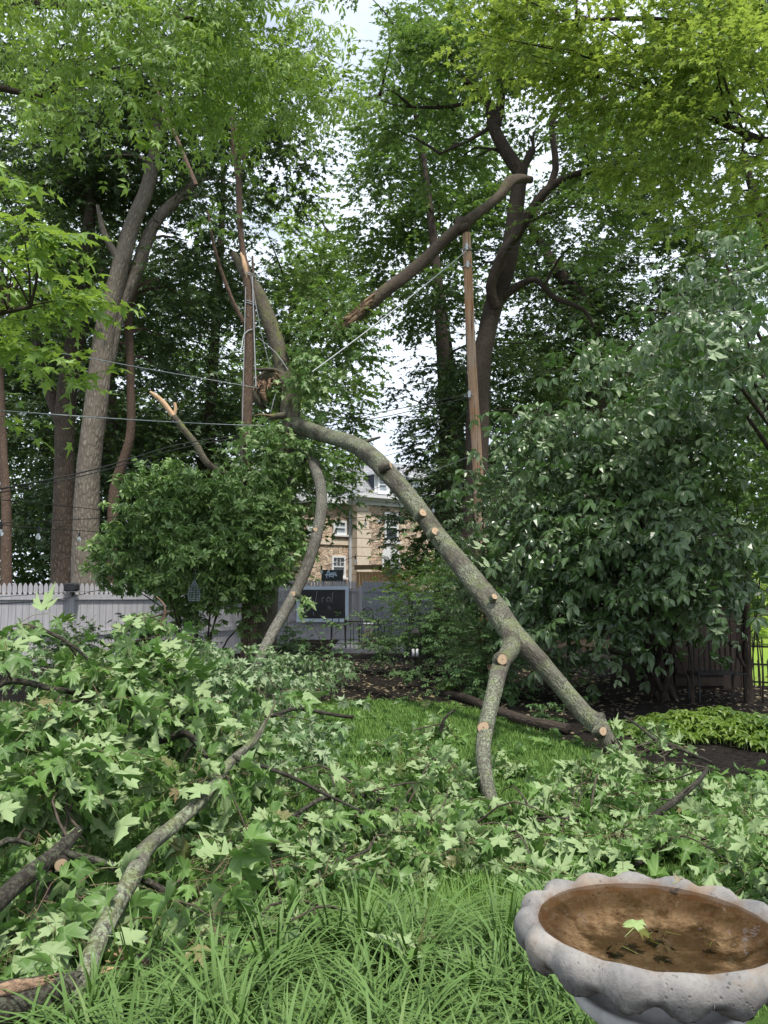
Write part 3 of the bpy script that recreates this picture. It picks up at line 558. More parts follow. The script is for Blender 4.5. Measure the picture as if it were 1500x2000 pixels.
# chalkboard
Yc = 27.85; tl = P(580, 1145, Yc); br_ = P(681, 1215, Yc)
cb = thing('chalkboard', 'wide black chalkboard in a pale blue-white frame mounted on the grey fence', 'chalkboard', ((tl[0] + br_[0]) / 2, Yc, br_[2]))
M['board'] = simple('black_board', (.012, .012, .013), (.04, .04, .042), 3, .35, .05, spec=.5); M['frame_blue'] = simple('pale_blue_paint', (.52, .60, .72), (.60, .67, .78), 5, .5, .05)
M['chalk'] = simple('chalk', (.4, .4, .4), (.6, .6, .6), 50, .9, 0)
w_ = br_[0] - tl[0]; h_ = tl[2] - br_[2]; xm = (tl[0] + br_[0]) / 2; zm = (tl[2] + br_[2]) / 2
g = Geo(); g.box((xm, Yc, zm), (w_ - .1, .04, h_ - .1)); g.build('board', M['board'], cb)
g = Geo()
for sx in (-1, 1): g.box((xm + sx * (w_ / 2 - .06), Yc - .02, zm), (.12, .06, h_))
for sx in (-1, 1): g.box((xm, Yc - .02, zm + sx * (h_ / 2 - .06)), (w_ - .24, .06, .12))
g.build('frame', M['frame_blue'], cb)
def stroke(g, pts, fn, r=.008, seg=6):
    tube(g, [fn(*p) for p in pts], [r] * len(pts), seg, .03, 0)
g = Geo(); zf = lambda sx, sy: P(sx, sy, Yc - .028)
for s_ in ([(619, 1155), (618, 1164), (616, 1176)], [(629, 1176), (629, 1169), (630, 1167), (634, 1168)], [(643, 1168), (640, 1168), (638, 1171), (640, 1175), (644, 1174), (646, 1171), (644, 1167), (640, 1167)], [(650, 1157), (649, 1166), (648, 1177)], [(609, 1169), (608, 1176)], [(612, 1196), (613, 1202)], [(596, 1188), (597, 1197)], [(640, 1185), (645, 1186), (643, 1190)], [(664, 1197), (666, 1199)]): stroke(g, s_, zf, .0055)
g.build('chalk_writing', M['chalk'], cb)
# dark sign with pale script
Ys = 33.0; sg_ = thing('name_sign', 'small dark board with pale blue handwritten lettering above the picket tops', 'sign', (P(648, 0, Ys)[0], Ys, 0))
q0 = P(628, 1113, Ys); q1 = P(670, 1136, Ys); M['signboard'] = simple('dark_sign_board', (.03, .035, .04), (.06, .07, .07), 8, .7, .1); M['sign_paint'] = simple('pale_blue_lettering', (.50, .62, .80), (.6, .7, .85), 8, .6, 0)
g = Geo(); g.box(((q0[0] + q1[0]) / 2, Ys, (q0[2] + q1[2]) / 2), (q1[0] - q0[0], .05, q0[2] - q1[2])); g.build('board', M['signboard'], sg_)
g = Geo()
for dx in (.08, -.08): g.box(((q0[0] if dx > 0 else q1[0]) + dx, Ys + .06, q1[2] / 2), (.06, .06, q1[2])); 
g.build('stand', M['oldwood'], sg_)
def zs(x, y): return P(615 + x * 70 / 1500, 1105 + y * 70 / 1500, Ys - .05)
g = Geo()
for s_ in ([(490, 520), (500, 380), (535, 260), (580, 205), (600, 300), (605, 420), (610, 485)], [(430, 380), (480, 385), (560, 385), (640, 370)],
           [(655, 375), (700, 370), (735, 335), (710, 300), (670, 330), (655, 390), (680, 450), (730, 440)], [(770, 500), (765, 400), (765, 300)], [(768, 320), (810, 285), (850, 320), (830, 380), (775, 395)], [(880, 320), (875, 380), (885, 430), (930, 400)], [(878, 255), (886, 268)]): stroke(g, s_, zs, .024)
g.build('lettering', M['sign_paint'], sg_)
# speaker on the fence post
M['black_plastic'] = simple('black_plastic', (.012, .012, .014), (.03, .03, .034), 30, .6, .4, .003); M['iron'] = simple('black_iron', (.008, .008, .009), (.03, .028, .026), 20, .5, .2)
spk = thing('outdoor_speaker', 'rounded black speaker fixed to the top of the grey fence post', 'speaker', (*P(140, 0, 18.45)[:2], 1.6))
g = Geo(); c0 = P(140, 1147, 18.4); th = np.linspace(0, 2 * np.pi, 28, endpoint=False); se = lambda v, p: np.sign(v) * np.abs(v) ** p
ring = np.c_[se(np.cos(th), .45) * .155, se(np.sin(th), .45) * .10]; V = []; S_ = [(-.11, .75), (-.10, .92), (-.06, 1), (.06, 1), (.10, .92), (.11, .75)]
for y_, s_ in S_:
    for q in ring: V.append((c0[0] + q[0] * s_, c0[1] + y_, c0[2] + q[1] * s_))
m_ = 28; g.add(V, [(i * m_ + j, i * m_ + (j + 1) % m_, (i + 1) * m_ + (j + 1) % m_, (i + 1) * m_ + j) for i in range(5) for j in range(m_)]); g.add(V, [tuple(range(m_))[::-1]], smooth=False); g.add(V, [tuple(range(5 * m_, 6 * m_))], smooth=False); g.build('cabinet', M['black_plastic'], spk)
g = Geo(); g.box((c0[0], c0[1] + .1, c0[2] - .14), (.05, .04, .12)); g.build('bracket', M['iron'], spk)
# shed on the right
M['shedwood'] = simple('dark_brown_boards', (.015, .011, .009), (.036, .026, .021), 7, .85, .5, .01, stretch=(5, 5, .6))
sx0 = P(1215, 0, 14.0)[0]; sx1 = P(1394, 0, 14.0)[0]
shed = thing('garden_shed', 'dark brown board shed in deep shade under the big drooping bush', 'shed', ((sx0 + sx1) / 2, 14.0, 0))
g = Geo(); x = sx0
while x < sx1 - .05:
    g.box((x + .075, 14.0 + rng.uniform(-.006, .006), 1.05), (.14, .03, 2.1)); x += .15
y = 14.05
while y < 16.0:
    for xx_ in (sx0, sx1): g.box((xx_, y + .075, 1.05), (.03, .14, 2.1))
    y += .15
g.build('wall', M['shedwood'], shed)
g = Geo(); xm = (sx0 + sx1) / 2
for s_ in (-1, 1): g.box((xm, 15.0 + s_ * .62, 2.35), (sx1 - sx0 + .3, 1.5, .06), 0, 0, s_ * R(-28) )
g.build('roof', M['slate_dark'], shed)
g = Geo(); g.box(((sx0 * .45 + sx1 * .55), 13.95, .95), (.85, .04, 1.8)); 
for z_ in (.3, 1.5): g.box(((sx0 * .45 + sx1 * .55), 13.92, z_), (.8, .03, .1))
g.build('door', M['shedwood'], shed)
# pale strip that paints the light on the shed's right edge
g = Geo(); g.box((sx1 + .03, 13.97, 1.1), (.07, .06, 2.2)); g.build('lit_edge_strip', M['fence'], shed)
# iron fence
iff = thing('iron_fence', 'low black wrought iron railing with pointed bars before the sunny lawn at the right edge', 'fence', (*P(1450, 0, 13.8)[:2], 0))
A = np.array([P(1396, 0, 14.2)[0], 14.2]); B_ = np.array([P(1640, 0, 13.0)[0], 13.0]); L_ = np.linalg.norm(B_ - A); d = (B_ - A) / L_; g = Geo(); s = 0; k = 0
while s < L_:
    c_ = A + d * s; hgt = .80 if k % 2 == 0 else .44; g.box((*c_, hgt / 2), (.016, .016, hgt)); g.box((*c_, hgt + .03), (.026, .026, .07), 0, 0, 0, 0, .1); s += .075; k += 1
g.build('bars', M['iron'], iff); c_ = (A + B_) / 2
for z_ in (.1, .40, .70): g = Geo(); g.box((*c_, z_), (L_, .02, .03), math.atan2(d[1], d[0])); g.build('rail', M['iron'], iff)
# patio deck, railing, scroll chair, table, pot, lantern
M['deck'] = simple('weathered_deck', (.10, .105, .12), (.17, .175, .19), 6, .7, .4, stretch=(.6, 8, 8))
dk = thing('patio_deck', 'low dark grey board deck under the iron patio furniture', 'deck', (*xy(715, 23.5), 0))
g = Geo(); xl = P(655, 0, 22.3)[0]; xr = P(790, 0, 22.3)[0]; y = 22.3
g.box(((xl + xr) / 2, 22.28, .05), (xr - xl, .03, .14))
while y < 27: g.box(((xl + xr) / 2, y + .07, .10), (xr - xl, .135, .035)); y += .145
g.build('boards', M['deck'], dk)
rl = thing('iron_railing', 'black iron railing with a straight top bar along the front of the deck', 'railing', (*xy(710, 22.4), .1)); g = Geo()
ra = P(676, 1213, 22.45); rb = P(739, 1213, 22.45); nbar = 9
for i in range(nbar):
    t = i / (nbar - 1); x_ = ra[0] * (1 - t) + rb[0] * t; rr = .022 if i in (0, nbar - 1) else .010; tube(g, [(x_, 22.45, .1), (x_ + (.02 if i % 2 else -.02), 22.45, .5), (x_, 22.45, ra[2] + (.06 if rr > .02 else 0))], [rr] * 3, 6, .2, 0)
g.build('bars', M['iron'], rl); g = Geo(); tube(g, [(ra[0], 22.45, ra[2]), (rb[0] + .5, 22.45, ra[2])], [.02, .02], 6, 9, 0); tube(g, [(ra[0], 22.45, .25), (rb[0], 22.45, .25)], [.014, .014], 6, 9, 0); g.build('top_bar', M['iron'], rl)
ch = thing('garden_chair', 'black wrought iron garden chair with a scrolled arched back', 'chair', (*xy(716, 24.2), .12)); g = Geo(); Yh = 24.2
cs = lambda x, y: P(560 + x / 6.25, 1060 + y / 6.25, Yh)
for s_ in ([(900, 980), (905, 860), (960, 800), (1020, 800), (1050, 850), (1050, 980)], [(960, 900), (930, 850), (960, 815), (985, 850), (965, 875)], [(990, 900), (1025, 855), (1000, 815), (975, 850), (990, 870)], [(978, 980), (978, 900)]): stroke(g, s_, cs, .014)
g.build('backrest', M['iron'], ch); g = Geo(); c_ = cs(978, 985); g.box((c_[0], Yh - .22, c_[2] - .02), (.48, .46, .03)); g.build('seat', M['iron'], ch)
for sx in (-1, 1):
    for sy in (0, -.42): g = Geo(); tube(g, [(c_[0] + sx * .21, Yh + sy, .12), (c_[0] + sx * .2, Yh + sy, c_[2])], [.012, .014], 6, 9, 0); g.build('leg', M['iron'], ch)
ch2 = copy_tree(ch); ch2.location = (ch.location[0] - .85, ch.location[1] + .35, .12); ch2['label'] = 'second black iron garden chair, left of the scroll-backed one by the chalkboard corner'
for c_ in (ch, ch2): c_['group'] = 'iron garden chairs on the deck'
tb = thing('patio_table', 'round black iron patio table on the deck behind the railing', 'table', (*xy(752, 24.3), .12)); g = Geo(); q = xy(752, 24.3)
th = np.linspace(0, 6.283, 20, endpoint=False); g.prism([(q[0] + .42 * math.cos(t), q[1] + .42 * math.sin(t)) for t in th], .80, .83); g.build('table_top', M['iron'], tb)
for k in range(3): g = Geo(); a_ = k * 2.09 + .4; tube(g, [(q[0] + .36 * math.cos(a_), q[1] + .36 * math.sin(a_), .12), (q[0] + .1 * math.cos(a_), q[1] + .1 * math.sin(a_), .45), (q[0] + .3 * math.cos(a_), q[1] + .3 * math.sin(a_), .8)], [.015] * 3, 6, .2, 0); g.build('leg', M['iron'], tb)
def lathe(g, c, prof, seg=24, mat=0):
    th = np.linspace(0, 2 * np.pi, seg, endpoint=False); V = np.array([(c[0] + r * math.cos(t), c[1] + r * math.sin(t), c[2] + z) for r, z in prof for t in th]); n = len(prof)
    g.add(V, [(i * seg + j, i * seg + (j + 1) % seg, (i + 1) * seg + (j + 1) % seg, (i + 1) * seg + j) for i in range(n - 1) for j in range(seg)], mat)
q = P(722, 0, 23.4); M['galv'] = simple('galvanised', (.50, .52, .56), (.62, .64, .68), 9, .4, .1)
g = Geo(); lathe(g, (q[0], q[1], .45), [(.001, 0), (.11, 0), (.15, .30), (.155, .30), (.155, .32), (.135, .31), (.10, .02)]); tag(g.build('metal_bucket', M['galv'], loc=(q[0], q[1], .45)), 'pale galvanised bucket standing on a stool behind the deck railing', 'bucket')
g = Geo(); g.box((q[0], q[1], .43), (.36, .36, .035))
st = thing('wooden_stool', 'small dark stool under the pale bucket on the deck', 'stool', (q[0], q[1], .12)); g.build('seat', M['oldwood'], st)
for sx in (-.14, .14):
    for sy in (-.14, .14): g = Geo(); g.box((q[0] + sx, q[1] + sy, .265), (.03, .03, .295)); g.build('leg', M['oldwood'], st)
# hanging lantern frame with two white candles, standing in the bed
Yl = 15.5; q = P(811, 1280, Yl); ln = thing('candle_lantern', 'dark open lantern holding two white candles among the shaded shrubs', 'lantern', (q[0], Yl, 0))
zb_ = P(811, 1281, Yl)[2]; zt_ = P(811, 1237, Yl)[2]; g = Geo()
for sx in (-.11, .11):
    for sy in (-.09, .09): g.box((q[0] + sx, Yl + sy, (zb_ + zt_) / 2), (.016, .016, zt_ - zb_))
g.box((q[0], Yl, zb_ - .01), (.27, .23, .02)); g.box((q[0], Yl, zt_ + .01), (.27, .23, .02)); g.box((q[0], Yl, zt_ + .06), (.16, .13, .08), 0, 0, 0, 0, .5); g.build('frame', M['iron'], ln)
g = Geo(); tube(g, [(q[0], Yl, 0), (q[0], Yl, zb_ - .02)], [.02, .02], 8, 9, 0); g.build('stand', M['iron'], ln)
M['wax'] = simple('white_wax', (.8, .8, .82), (.85, .85, .87), 5, .5, 0)
for sx in (-.038, .038): g = Geo(); lathe(g, (q[0] + sx, Yl - .03, zb_ + .002), [(.001, 0), (.027, 0), (.027, .125), (.02, .128), (.004, .124), (.003, .14), (.001, .14)], 14); g.build('candle', M['wax'], ln)
# wire feeder hanging in the laurel
q = P(379, 1158, 13.75); fd = thing('wire_feeder', 'pale blue-grey wire cage feeder hanging in the shade of the laurel bush', 'bird feeder', (q[0], q[1], q[2] - .15)); g = Geo()
M['wire_paint'] = simple('blue_grey_wire', (.25, .30, .34), (.4, .45, .5), 9, .5, 0)
for k in range(8): th = np.linspace(0, 6.283, 13); stroke(g, [(q[0] + (.115 - .008 * abs(k - 3)) * math.cos(t), q[1] + .1 * math.sin(t), q[2] - .13 + k * .038) for t in th], lambda *a: a, .004, 4)
for t in np.linspace(0, 6.283, 10, endpoint=False): tube(g, [(q[0] + .09 * math.cos(t), q[1] + .08 * math.sin(t), q[2] - .14), (q[0] + .1 * math.cos(t), q[1] + .09 * math.sin(t), q[2]), (q[0] + .02 * math.cos(t), q[1] + .02 * math.sin(t), q[2] + .2)], [.004] * 3, 4, .1, 0)
g.build('cage', M['wire_paint'], fd); g = Geo(); tube(g, [(q[0], q[1], q[2] + .19), (q[0] + .02, q[1] + .1, q[2] + .55)], [.004, .004], 5, 9, 0); g.build('hanger', M['wire_paint'], fd)
# garden bench in the dark
Yb = 12.4; q = P(1345, 0, Yb); bn = thing('garden_bench', 'black iron bench in deep shade in front of the brown shed door', 'bench', (q[0], Yb, 0))
g = Geo()
for k in range(5): g.box((q[0], Yb - .2 + k * .09, .42), (.72, .07, .025))
g.build('seat', M['iron'], bn); g = Geo()
for k in range(9): g.box((q[0] - .32 + k * .08, Yb + .22, .65), (.018, .018, .45))
tube(g, [(q[0] - .36, Yb + .22, .8), (q[0] - .2, Yb + .22, .9), (q[0], Yb + .22, .94), (q[0] + .2, Yb + .22, .9), (q[0] + .36, Yb + .22, .8)], [.018] * 5, 6, .1, 0); g.build('backrest', M['iron'], bn)
for sx in (-.34, .34):
    for sy in (-.2, .22): g = Geo(); g.box((q[0] + sx, Yb + sy, .21), (.03, .03, .42)); g.build('leg', M['iron'], bn)
# ================================================================ utility pole and cables
b = NB('pole_wood'); o_ = obc(b); s_ = b.scale(o_, (9, 9, .55)); n1 = b.noise(s_, 2.5, 6, .65); n2 = b.noise(o_, 1.2, 3); cr = b.ramp(b.noise(b.scale(o_, (22, 22, .5)), 2, 3), .6, .64)
c = b.mix(b.ramp(n1, .3, .7), (.30, .15, .075), (.52, .31, .18)); c = b.mix(b.mth('MULTIPLY', b.ramp(n2, .42, .62), .55), c, (.42, .36, .30)); c = b.mix(b.mth('MULTIPLY', cr, .75), c, (.07, .04, .025)); M['pole'] = b.fin(c, .8, b.bump(b.mth('SUBTRACT', n1, cr), .7, .01), .2)
YP = 17.0; pt = P(911, 456, YP); pb_ = P(946, 1290, YP); pb_[2] = 0
up_ = thing('utility_pole', 'tall orange-brown wooden utility pole leaning slightly, with a broken limb across its top', 'utility pole', pb_)
g = Geo(); mid = P(936, 980, YP); tube(g, [pb_, mid, P(921, 700, YP), pt], [.125, .115, .102, .092], 20, .5, .015, capmat=1); g.build('shaft', [M['pole'], M['pole']], up_)
M['cable_pale'] = simple('pale_cable', (.30, .31, .33), (.42, .44, .46), 9, .5, 0, metal=.2); M['cable_dark'] = simple('dark_cable', (.02, .02, .02), (.05, .05, .05), 9, .6, 0)
for (px, py) in ((912, 487), (914, 521), (917, 773), (927, 888), (935, 962)):
    g = Geo(); c_ = P(px, py, YP); r_ = .11; th = np.linspace(0, 6.283, 13); stroke(g, [(c_[0] + r_ * math.cos(t), YP + r_ * math.sin(t), c_[2] + .03 * math.sin(t * 3)) for t in th], lambda *a: a, .01, 5); g.box((c_[0] - .02, YP - .13, c_[2]), (.05, .06, .14)); g.build('cable_clamp', M['galv'], up_)
g = Geo()
for dx in (-6, -9, -1): tube(g, [P(916 + dx, 500, YP), P(921 + dx, 760, YP + .02), P(930 + dx * 1.3, 960, YP), P(934 + dx * 1.2, 1180, YP)], [.007] * 4, 4, .8, 0)
g.build('down_wire', M['cable_dark'], up_)
NC = [0]
def cable(pts, r, mat, label, sag=0, name='overhead_cable'):
    p = [P(*q) for q in pts]
    if len(p) == 2 and sag: a, b_ = p; p = [a + (b_ - a) * t - np.array([0, 0, sag * 4 * t * (1 - t)]) for t in np.linspace(0, 1, 9)]
    g = Geo(); tube(g, p, [r] * len(p), 5, .5, 0); return tag(g.build(name, M[mat], loc=p[0]), label, 'cable', 'utility cables')
cable([(913, 488, 16.9), (610, 726, 14.5)], .012, 'cable_pale', 'thick pale service cable running from the pole head down to the broken maple', .05)
cable([(913, 488, 16.9), (1180, 468, 14), (1530, 408, 10.5)], .006, 'cable_dark', 'thin cable from the pole head rising to the right edge above its twin')
cable([(913, 489, 16.9), (1250, 503, 14), (1530, 500, 11)], .006, 'cable_dark', 'thin dark cable from the pole head running level into the right-hand foliage')
cable([(-60, 660, 9), (150, 695, 11), (280, 719, 12.5), (505, 758, 15.5)], .008, 'cable_pale', 'upper pale cable sloping from the left edge across the big trunks to the split stem')
cable([(-60, 797, 9), (530, 832, 15.5)], .008, 'cable_pale', 'straight pale cable crossing the left trunks below the sloping one', .03)
cable([(-60, 967, 9), (180, 918, 11.5), (350, 868, 14), (480, 848, 15.5)], .011, 'cable_dark', 'upper of the two dark cables curving up from the left edge to the split stem')
cable([(-60, 974, 9), (180, 925, 11.4), (350, 876, 14), (490, 850, 15.5)], .008, 'cable_dark', 'lower of the two dark cables curving up from the left edge to the split stem')
cable([(-60, 970, 9), (210, 997, 13)], .006, 'cable_dark', 'thin dark wire just above the bulb string at the left')
cable([(-60, 1025, 9), (210, 1011, 13), (300, 1002, 14)], .006, 'cable_dark', 'thin dark wire rising right across the two big trunks')
cable([(-60, 1183, 9.5), (120, 1170, 13), (200, 1152, 16), (300, 1148, 19)], .006, 'cable_dark', 'lower thin wire drooping in front of the grey fence')
cable([(-60, 1170, 9.5), (140, 1156, 15), (300, 1149, 19)], .006, 'cable_pale', 'upper thin wire running along the top rail of the grey fence')
cable([(917, 770, 16.9), (740, 806, 16.5), (600, 832, 16)], .009, 'cable_dark', 'upper dark cable from the middle of the pole to the maple fork')
cable([(917, 776, 16.9), (760, 812, 16.5), (600, 838, 16)], .009, 'cable_dark', 'dark cable just under the upper one from the middle of the pole')
cable([(927, 888, 16.9), (800, 935, 18), (640, 975, 19), (520, 985, 20)], .007, 'cable_pale', 'pale wire from low on the pole passing the dormer windows')
cable([(917, 800, 16.9), (830, 865, 17), (700, 905, 17.5)], .007, 'cable_dark', 'short slanting dark wire from the pole down behind the leaning limb')
def string_lights(pts, r, label, bulbs):
    p = [P(*q) for q in pts]; rt = thing('string_lights', label, 'string lights', p[0], group='festoon light strings'); g = Geo(); tube(g, p, [r] * len(p), 5, .4, 0); g.build('cord', M['cable_dark'], rt)
    for (px, py, Y, s) in bulbs:
        c_ = P(px, py, Y); g = Geo(); lathe(g, (c_[0], c_[1], c_[2]), [(.001, -.095 * s), (.018 * s, -.09 * s), (.030 * s, -.07 * s), (.030 * s, -.05 * s), (.016 * s, -.02 * s), (.014 * s, -.0)], 12); bb = g.build('bulb', M['bulb'], rt)
        g = Geo(); lathe(g, (c_[0], c_[1], c_[2]), [(.016 * s, -.01 * s), (.017 * s, .05 * s), (.006 * s, .055 * s), (.004 * s, .10 * s)], 10); g.build('socket', M['black_plastic'], bb)
b = NB('bulb_glass'); b.fin((.75, .78, .80), .05, None, .8, 0, **{'Transmission Weight': .6, 'IOR': 1.3}); M['bulb'] = b.m
string_lights([(-60, 1018, 9), (75, 1032, 10), (150, 1036, 11.5), (215, 1041, 13)], .006, 'sagging cord with clear bulbs at the left edge above the grey fence', [(2, 1032, 9.6, 1), (75, 1040, 10, 1), (155, 1047, 11.5, .8)])
string_lights([(925, 963, 16.9), (800, 997, 19), (690, 1012, 21), (560, 1022, 22.5)], .008, 'cord of small bulbs from the low pole clamp across the stone house', [(846, 992, 18, 1.2), (740, 1012, 20, 1.4), (714, 1018, 20.6, 1.2), (780, 1006, 19.4, 1.2)])
string_lights([(700, 1085, 25), (640, 1104, 25), (560, 1115, 25)], .008, 'short low bulb cord over the chalkboard fence', [(694, 1091, 25, 1.5), (628, 1112, 25, 1.5)])
# ================================================================ trees
def pp(l): return [P(*q[:3]) for q in l]
def ground_pt(px, Y, dz=0.0): q = P(px, 1160, Y); return np.array([q[0], Y, dz])
def tree(name, label, cat, stems, blobs, kind, size, lai, leaf, bk='bark_dark', k=7, per=14, rc=.8, nb=16, br=.05, blen=5, group=None, seg=14, bumpy=.08, droop=.3, twig=.006, flip=.1, extra=None, zmin=None, jit=.45, roots=True, upn=1.0):
    """stems: lists of (px,py,Y,radius); the first begins on the ground"""
    s0 = stems[0]; base = P(*s0[0][:3]); base[2] = 0
    t = thing(name, label, cat, base, group=group); g = Geo(); sk = []
    for si, st in enumerate(stems):
        pts = [P(*q[:3]) for q in st]; rad = [q[3] for q in st]
        if si == 0:
            pts[0][2] = -.03
            if roots and rad[0] > .1: pts.insert(1, pts[0] * .97 + pts[1] * .03 + [0, 0, .35]); rad = [rad[0] * 1.25] + rad
        p_, _, _ = tube(g, pts, rad, seg, .25, bumpy, 0, True); sk.append(p_)
    sk = np.vstack(sk)
    cr = crown(t, blobs, kind, size, lai, leaf, k, per, rc, trunk=sk, gt=g, nb=nb, br=br, blen=blen, droop=droop, twig=twig, flip=flip, zmin=zmin, jit=jit, upn=upn)
    g.build('trunk', M[bk], t); return t
# -- far woodland behind everything
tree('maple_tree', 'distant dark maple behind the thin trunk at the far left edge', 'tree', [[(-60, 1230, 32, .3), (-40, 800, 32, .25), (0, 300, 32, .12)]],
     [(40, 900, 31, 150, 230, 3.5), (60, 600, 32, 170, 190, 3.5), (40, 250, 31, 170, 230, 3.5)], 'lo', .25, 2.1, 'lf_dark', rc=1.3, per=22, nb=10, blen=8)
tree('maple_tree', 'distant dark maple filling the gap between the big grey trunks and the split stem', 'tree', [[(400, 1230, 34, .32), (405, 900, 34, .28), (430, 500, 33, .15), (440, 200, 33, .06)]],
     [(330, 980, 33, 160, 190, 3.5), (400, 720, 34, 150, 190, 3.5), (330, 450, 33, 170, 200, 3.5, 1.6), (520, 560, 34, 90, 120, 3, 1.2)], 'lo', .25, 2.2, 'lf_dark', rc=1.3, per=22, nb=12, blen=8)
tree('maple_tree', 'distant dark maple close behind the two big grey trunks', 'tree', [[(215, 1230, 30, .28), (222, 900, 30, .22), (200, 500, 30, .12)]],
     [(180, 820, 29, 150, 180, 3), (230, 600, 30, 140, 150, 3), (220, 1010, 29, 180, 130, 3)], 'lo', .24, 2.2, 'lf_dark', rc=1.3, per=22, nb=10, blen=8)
tree('maple_tree', 'mid green maple seen behind the curved broken trunk and left of the house', 'tree', [[(528, 1230, 25, .2), (530, 900, 25, .16), (570, 600, 26, .08)]],
     [(630, 900, 20.5, 62, 105, 1.6, 3.45), (560, 960, 21, 60, 120, 1.5, 3.22), (640, 640, 24, 110, 120, 2.5, 2.42), (580, 500, 25, 80, 90, 2.5, 1.38), (640, 780, 22, 85, 70, 2, 2.53), (560, 700, 22, 80, 90, 2, 2.30)], 'lo', .18, 2.2, 'lf_mid', rc=.7, nb=14)
tree('maple_tree', 'pale airy maple under the bright sky gap at centre', 'tree', [[(522, 1215, 34, .2), (530, 950, 34, .18), (590, 680, 34, .1), (640, 450, 34, .05)]],
     [(620, 500, 33, 85, 105, 3, 1.17), (690, 560, 33, 80, 80, 3, 1.43), (570, 400, 33, 70, 70, 3, 1.04)], 'lo', .24, 1.2, 'lf_box', rc=1.0, nb=10, blen=8)
tree('maple_tree', 'large dark maple behind the utility pole, its foliage hiding the end of the house', 'tree', [[(868, 1235, 26, .34), (868, 1000, 26, .30), (872, 800, 26, .26), (850, 500, 26, .14), (820, 250, 27, .06)]],
     [(880, 860, 23.5, 85, 110, 2.2, 2.8), (835, 780, 24, 75, 60, 2, 1.8), (890, 980, 22.5, 55, 110, 1.5, 3), (812, 1045, 19.5, 48, 60, 1.0, 3.2), (900, 660, 25, 90, 110, 2.5, 2.2), (1010, 760, 25, 100, 100, 2.5, 2.2)], 'lo', .17, 2.4, 'lf_dark', rc=.75, nb=16)
tree('maple_tree', 'tall maple at top centre, thin enough to show sky through its crown', 'tree', [[(905, 1230, 31, .28), (900, 900, 31, .24), (850, 500, 30, .14), (800, 150, 30, .06)]],
     [(790, 560, 29, 105, 100, 3, 2.21), (770, 390, 29, 100, 110, 3, 2.47), (760, 250, 29, 80, 110, 3, 1.95), (850, 120, 29, 110, 130, 3, 2.21), (900, 330, 29, 110, 140, 3, 2.47), (760, -40, 29, 120, 50, 3, 1.30), (860, 460, 29, 110, 90, 3, 2.34)], 'lo', .22, 1.8, 'lf_mid', rc=.95, nb=20, blen=7)
tree('maple_tree', 'far dark maple behind the right-hand main trunk', 'tree', [[(1170, 1230, 29, .4), (1160, 900, 29, .38), (1165, 700, 29, .36), (1140, 600, 28.5, .34), (1090, 530, 28, .2), (1000, 380, 28, .08)]],
     [(1110, 480, 30, 130, 110, 3, 2.4), (1250, 560, 29, 150, 130, 3, 2.6), (1060, 600, 28, 130, 90, 3, 2.6), (980, 700, 30, 90, 70, 3, 1.7), (1200, 330, 30, 150, 130, 3, 2), (1200, 720, 28, 150, 110, 3, 2.4), (1040, 880, 27, 130, 120, 3, 2.4)], 'lo', .22, 2.2, 'lf_dark', rc=1.0, per=20, nb=18, blen=7, bk='bark_dark')
tree('maple_tree', 'far maple closing the view at the right edge above the drooping bush', 'tree', [[(1600, 1220, 30, .34), (1560, 700, 30, .3), (1450, 300, 30, .14)]],
     [(1430, 600, 29, 150, 180, 3.5), (1420, 330, 30, 150, 170, 3.5), (1400, 900, 30, 180, 160, 3.5), (1400, 80, 30, 160, 160, 3.5), (1480, 1110, 31, 130, 80, 3, 2.0)], 'lo', .25, 2.2, 'lf_mid', rc=1.3, per=22, nb=10, blen=8)
wd = Geo(); c_, d_, t_, K_ = clumpy([(px, py, Y, 130, ry, 3, 2.6) for px, py, Y, ry in ((-40, 1090, 40, 90), (80, 1080, 41, 110), (200, 1085, 40, 110), (330, 1080, 41, 120), (450, 1080, 40, 120), (30, 930, 43, 110), (180, 930, 43, 110), (330, 930, 43, 120), (470, 900, 43, 120), (100, 780, 44, 110), (300, 770, 44, 110), (480, 740, 44, 100), (930, 1120, 40, 90), (1050, 1100, 38, 110), (1180, 1080, 38, 120), (1300, 1080, 38, 120), (980, 960, 42, 110), (1130, 900, 42, 130), (1290, 900, 42, 130), (1420, 960, 44, 120), (1020, 780, 43, 90), (1150, 740, 43, 100), (1300, 740, 43, 110), (1450, 760, 43, 120), (1430, 1120, 47, 70), (1560, 1080, 46, 90))], 'lo', .34, 2.6, 7, 22, 1.5)
c_[:, 2] = np.maximum(c_[:, 2], .1); sprays(wd, c_, d_, 'lo', .34, 7, 1.3, .3, .45, 1, 0, tone=t_); tag(wd.build('woodland', [M['lf_mid'], M['twig']]), 'dark far-off wood closing the view low down behind all the trunks', 'woodland', kind='stuff')
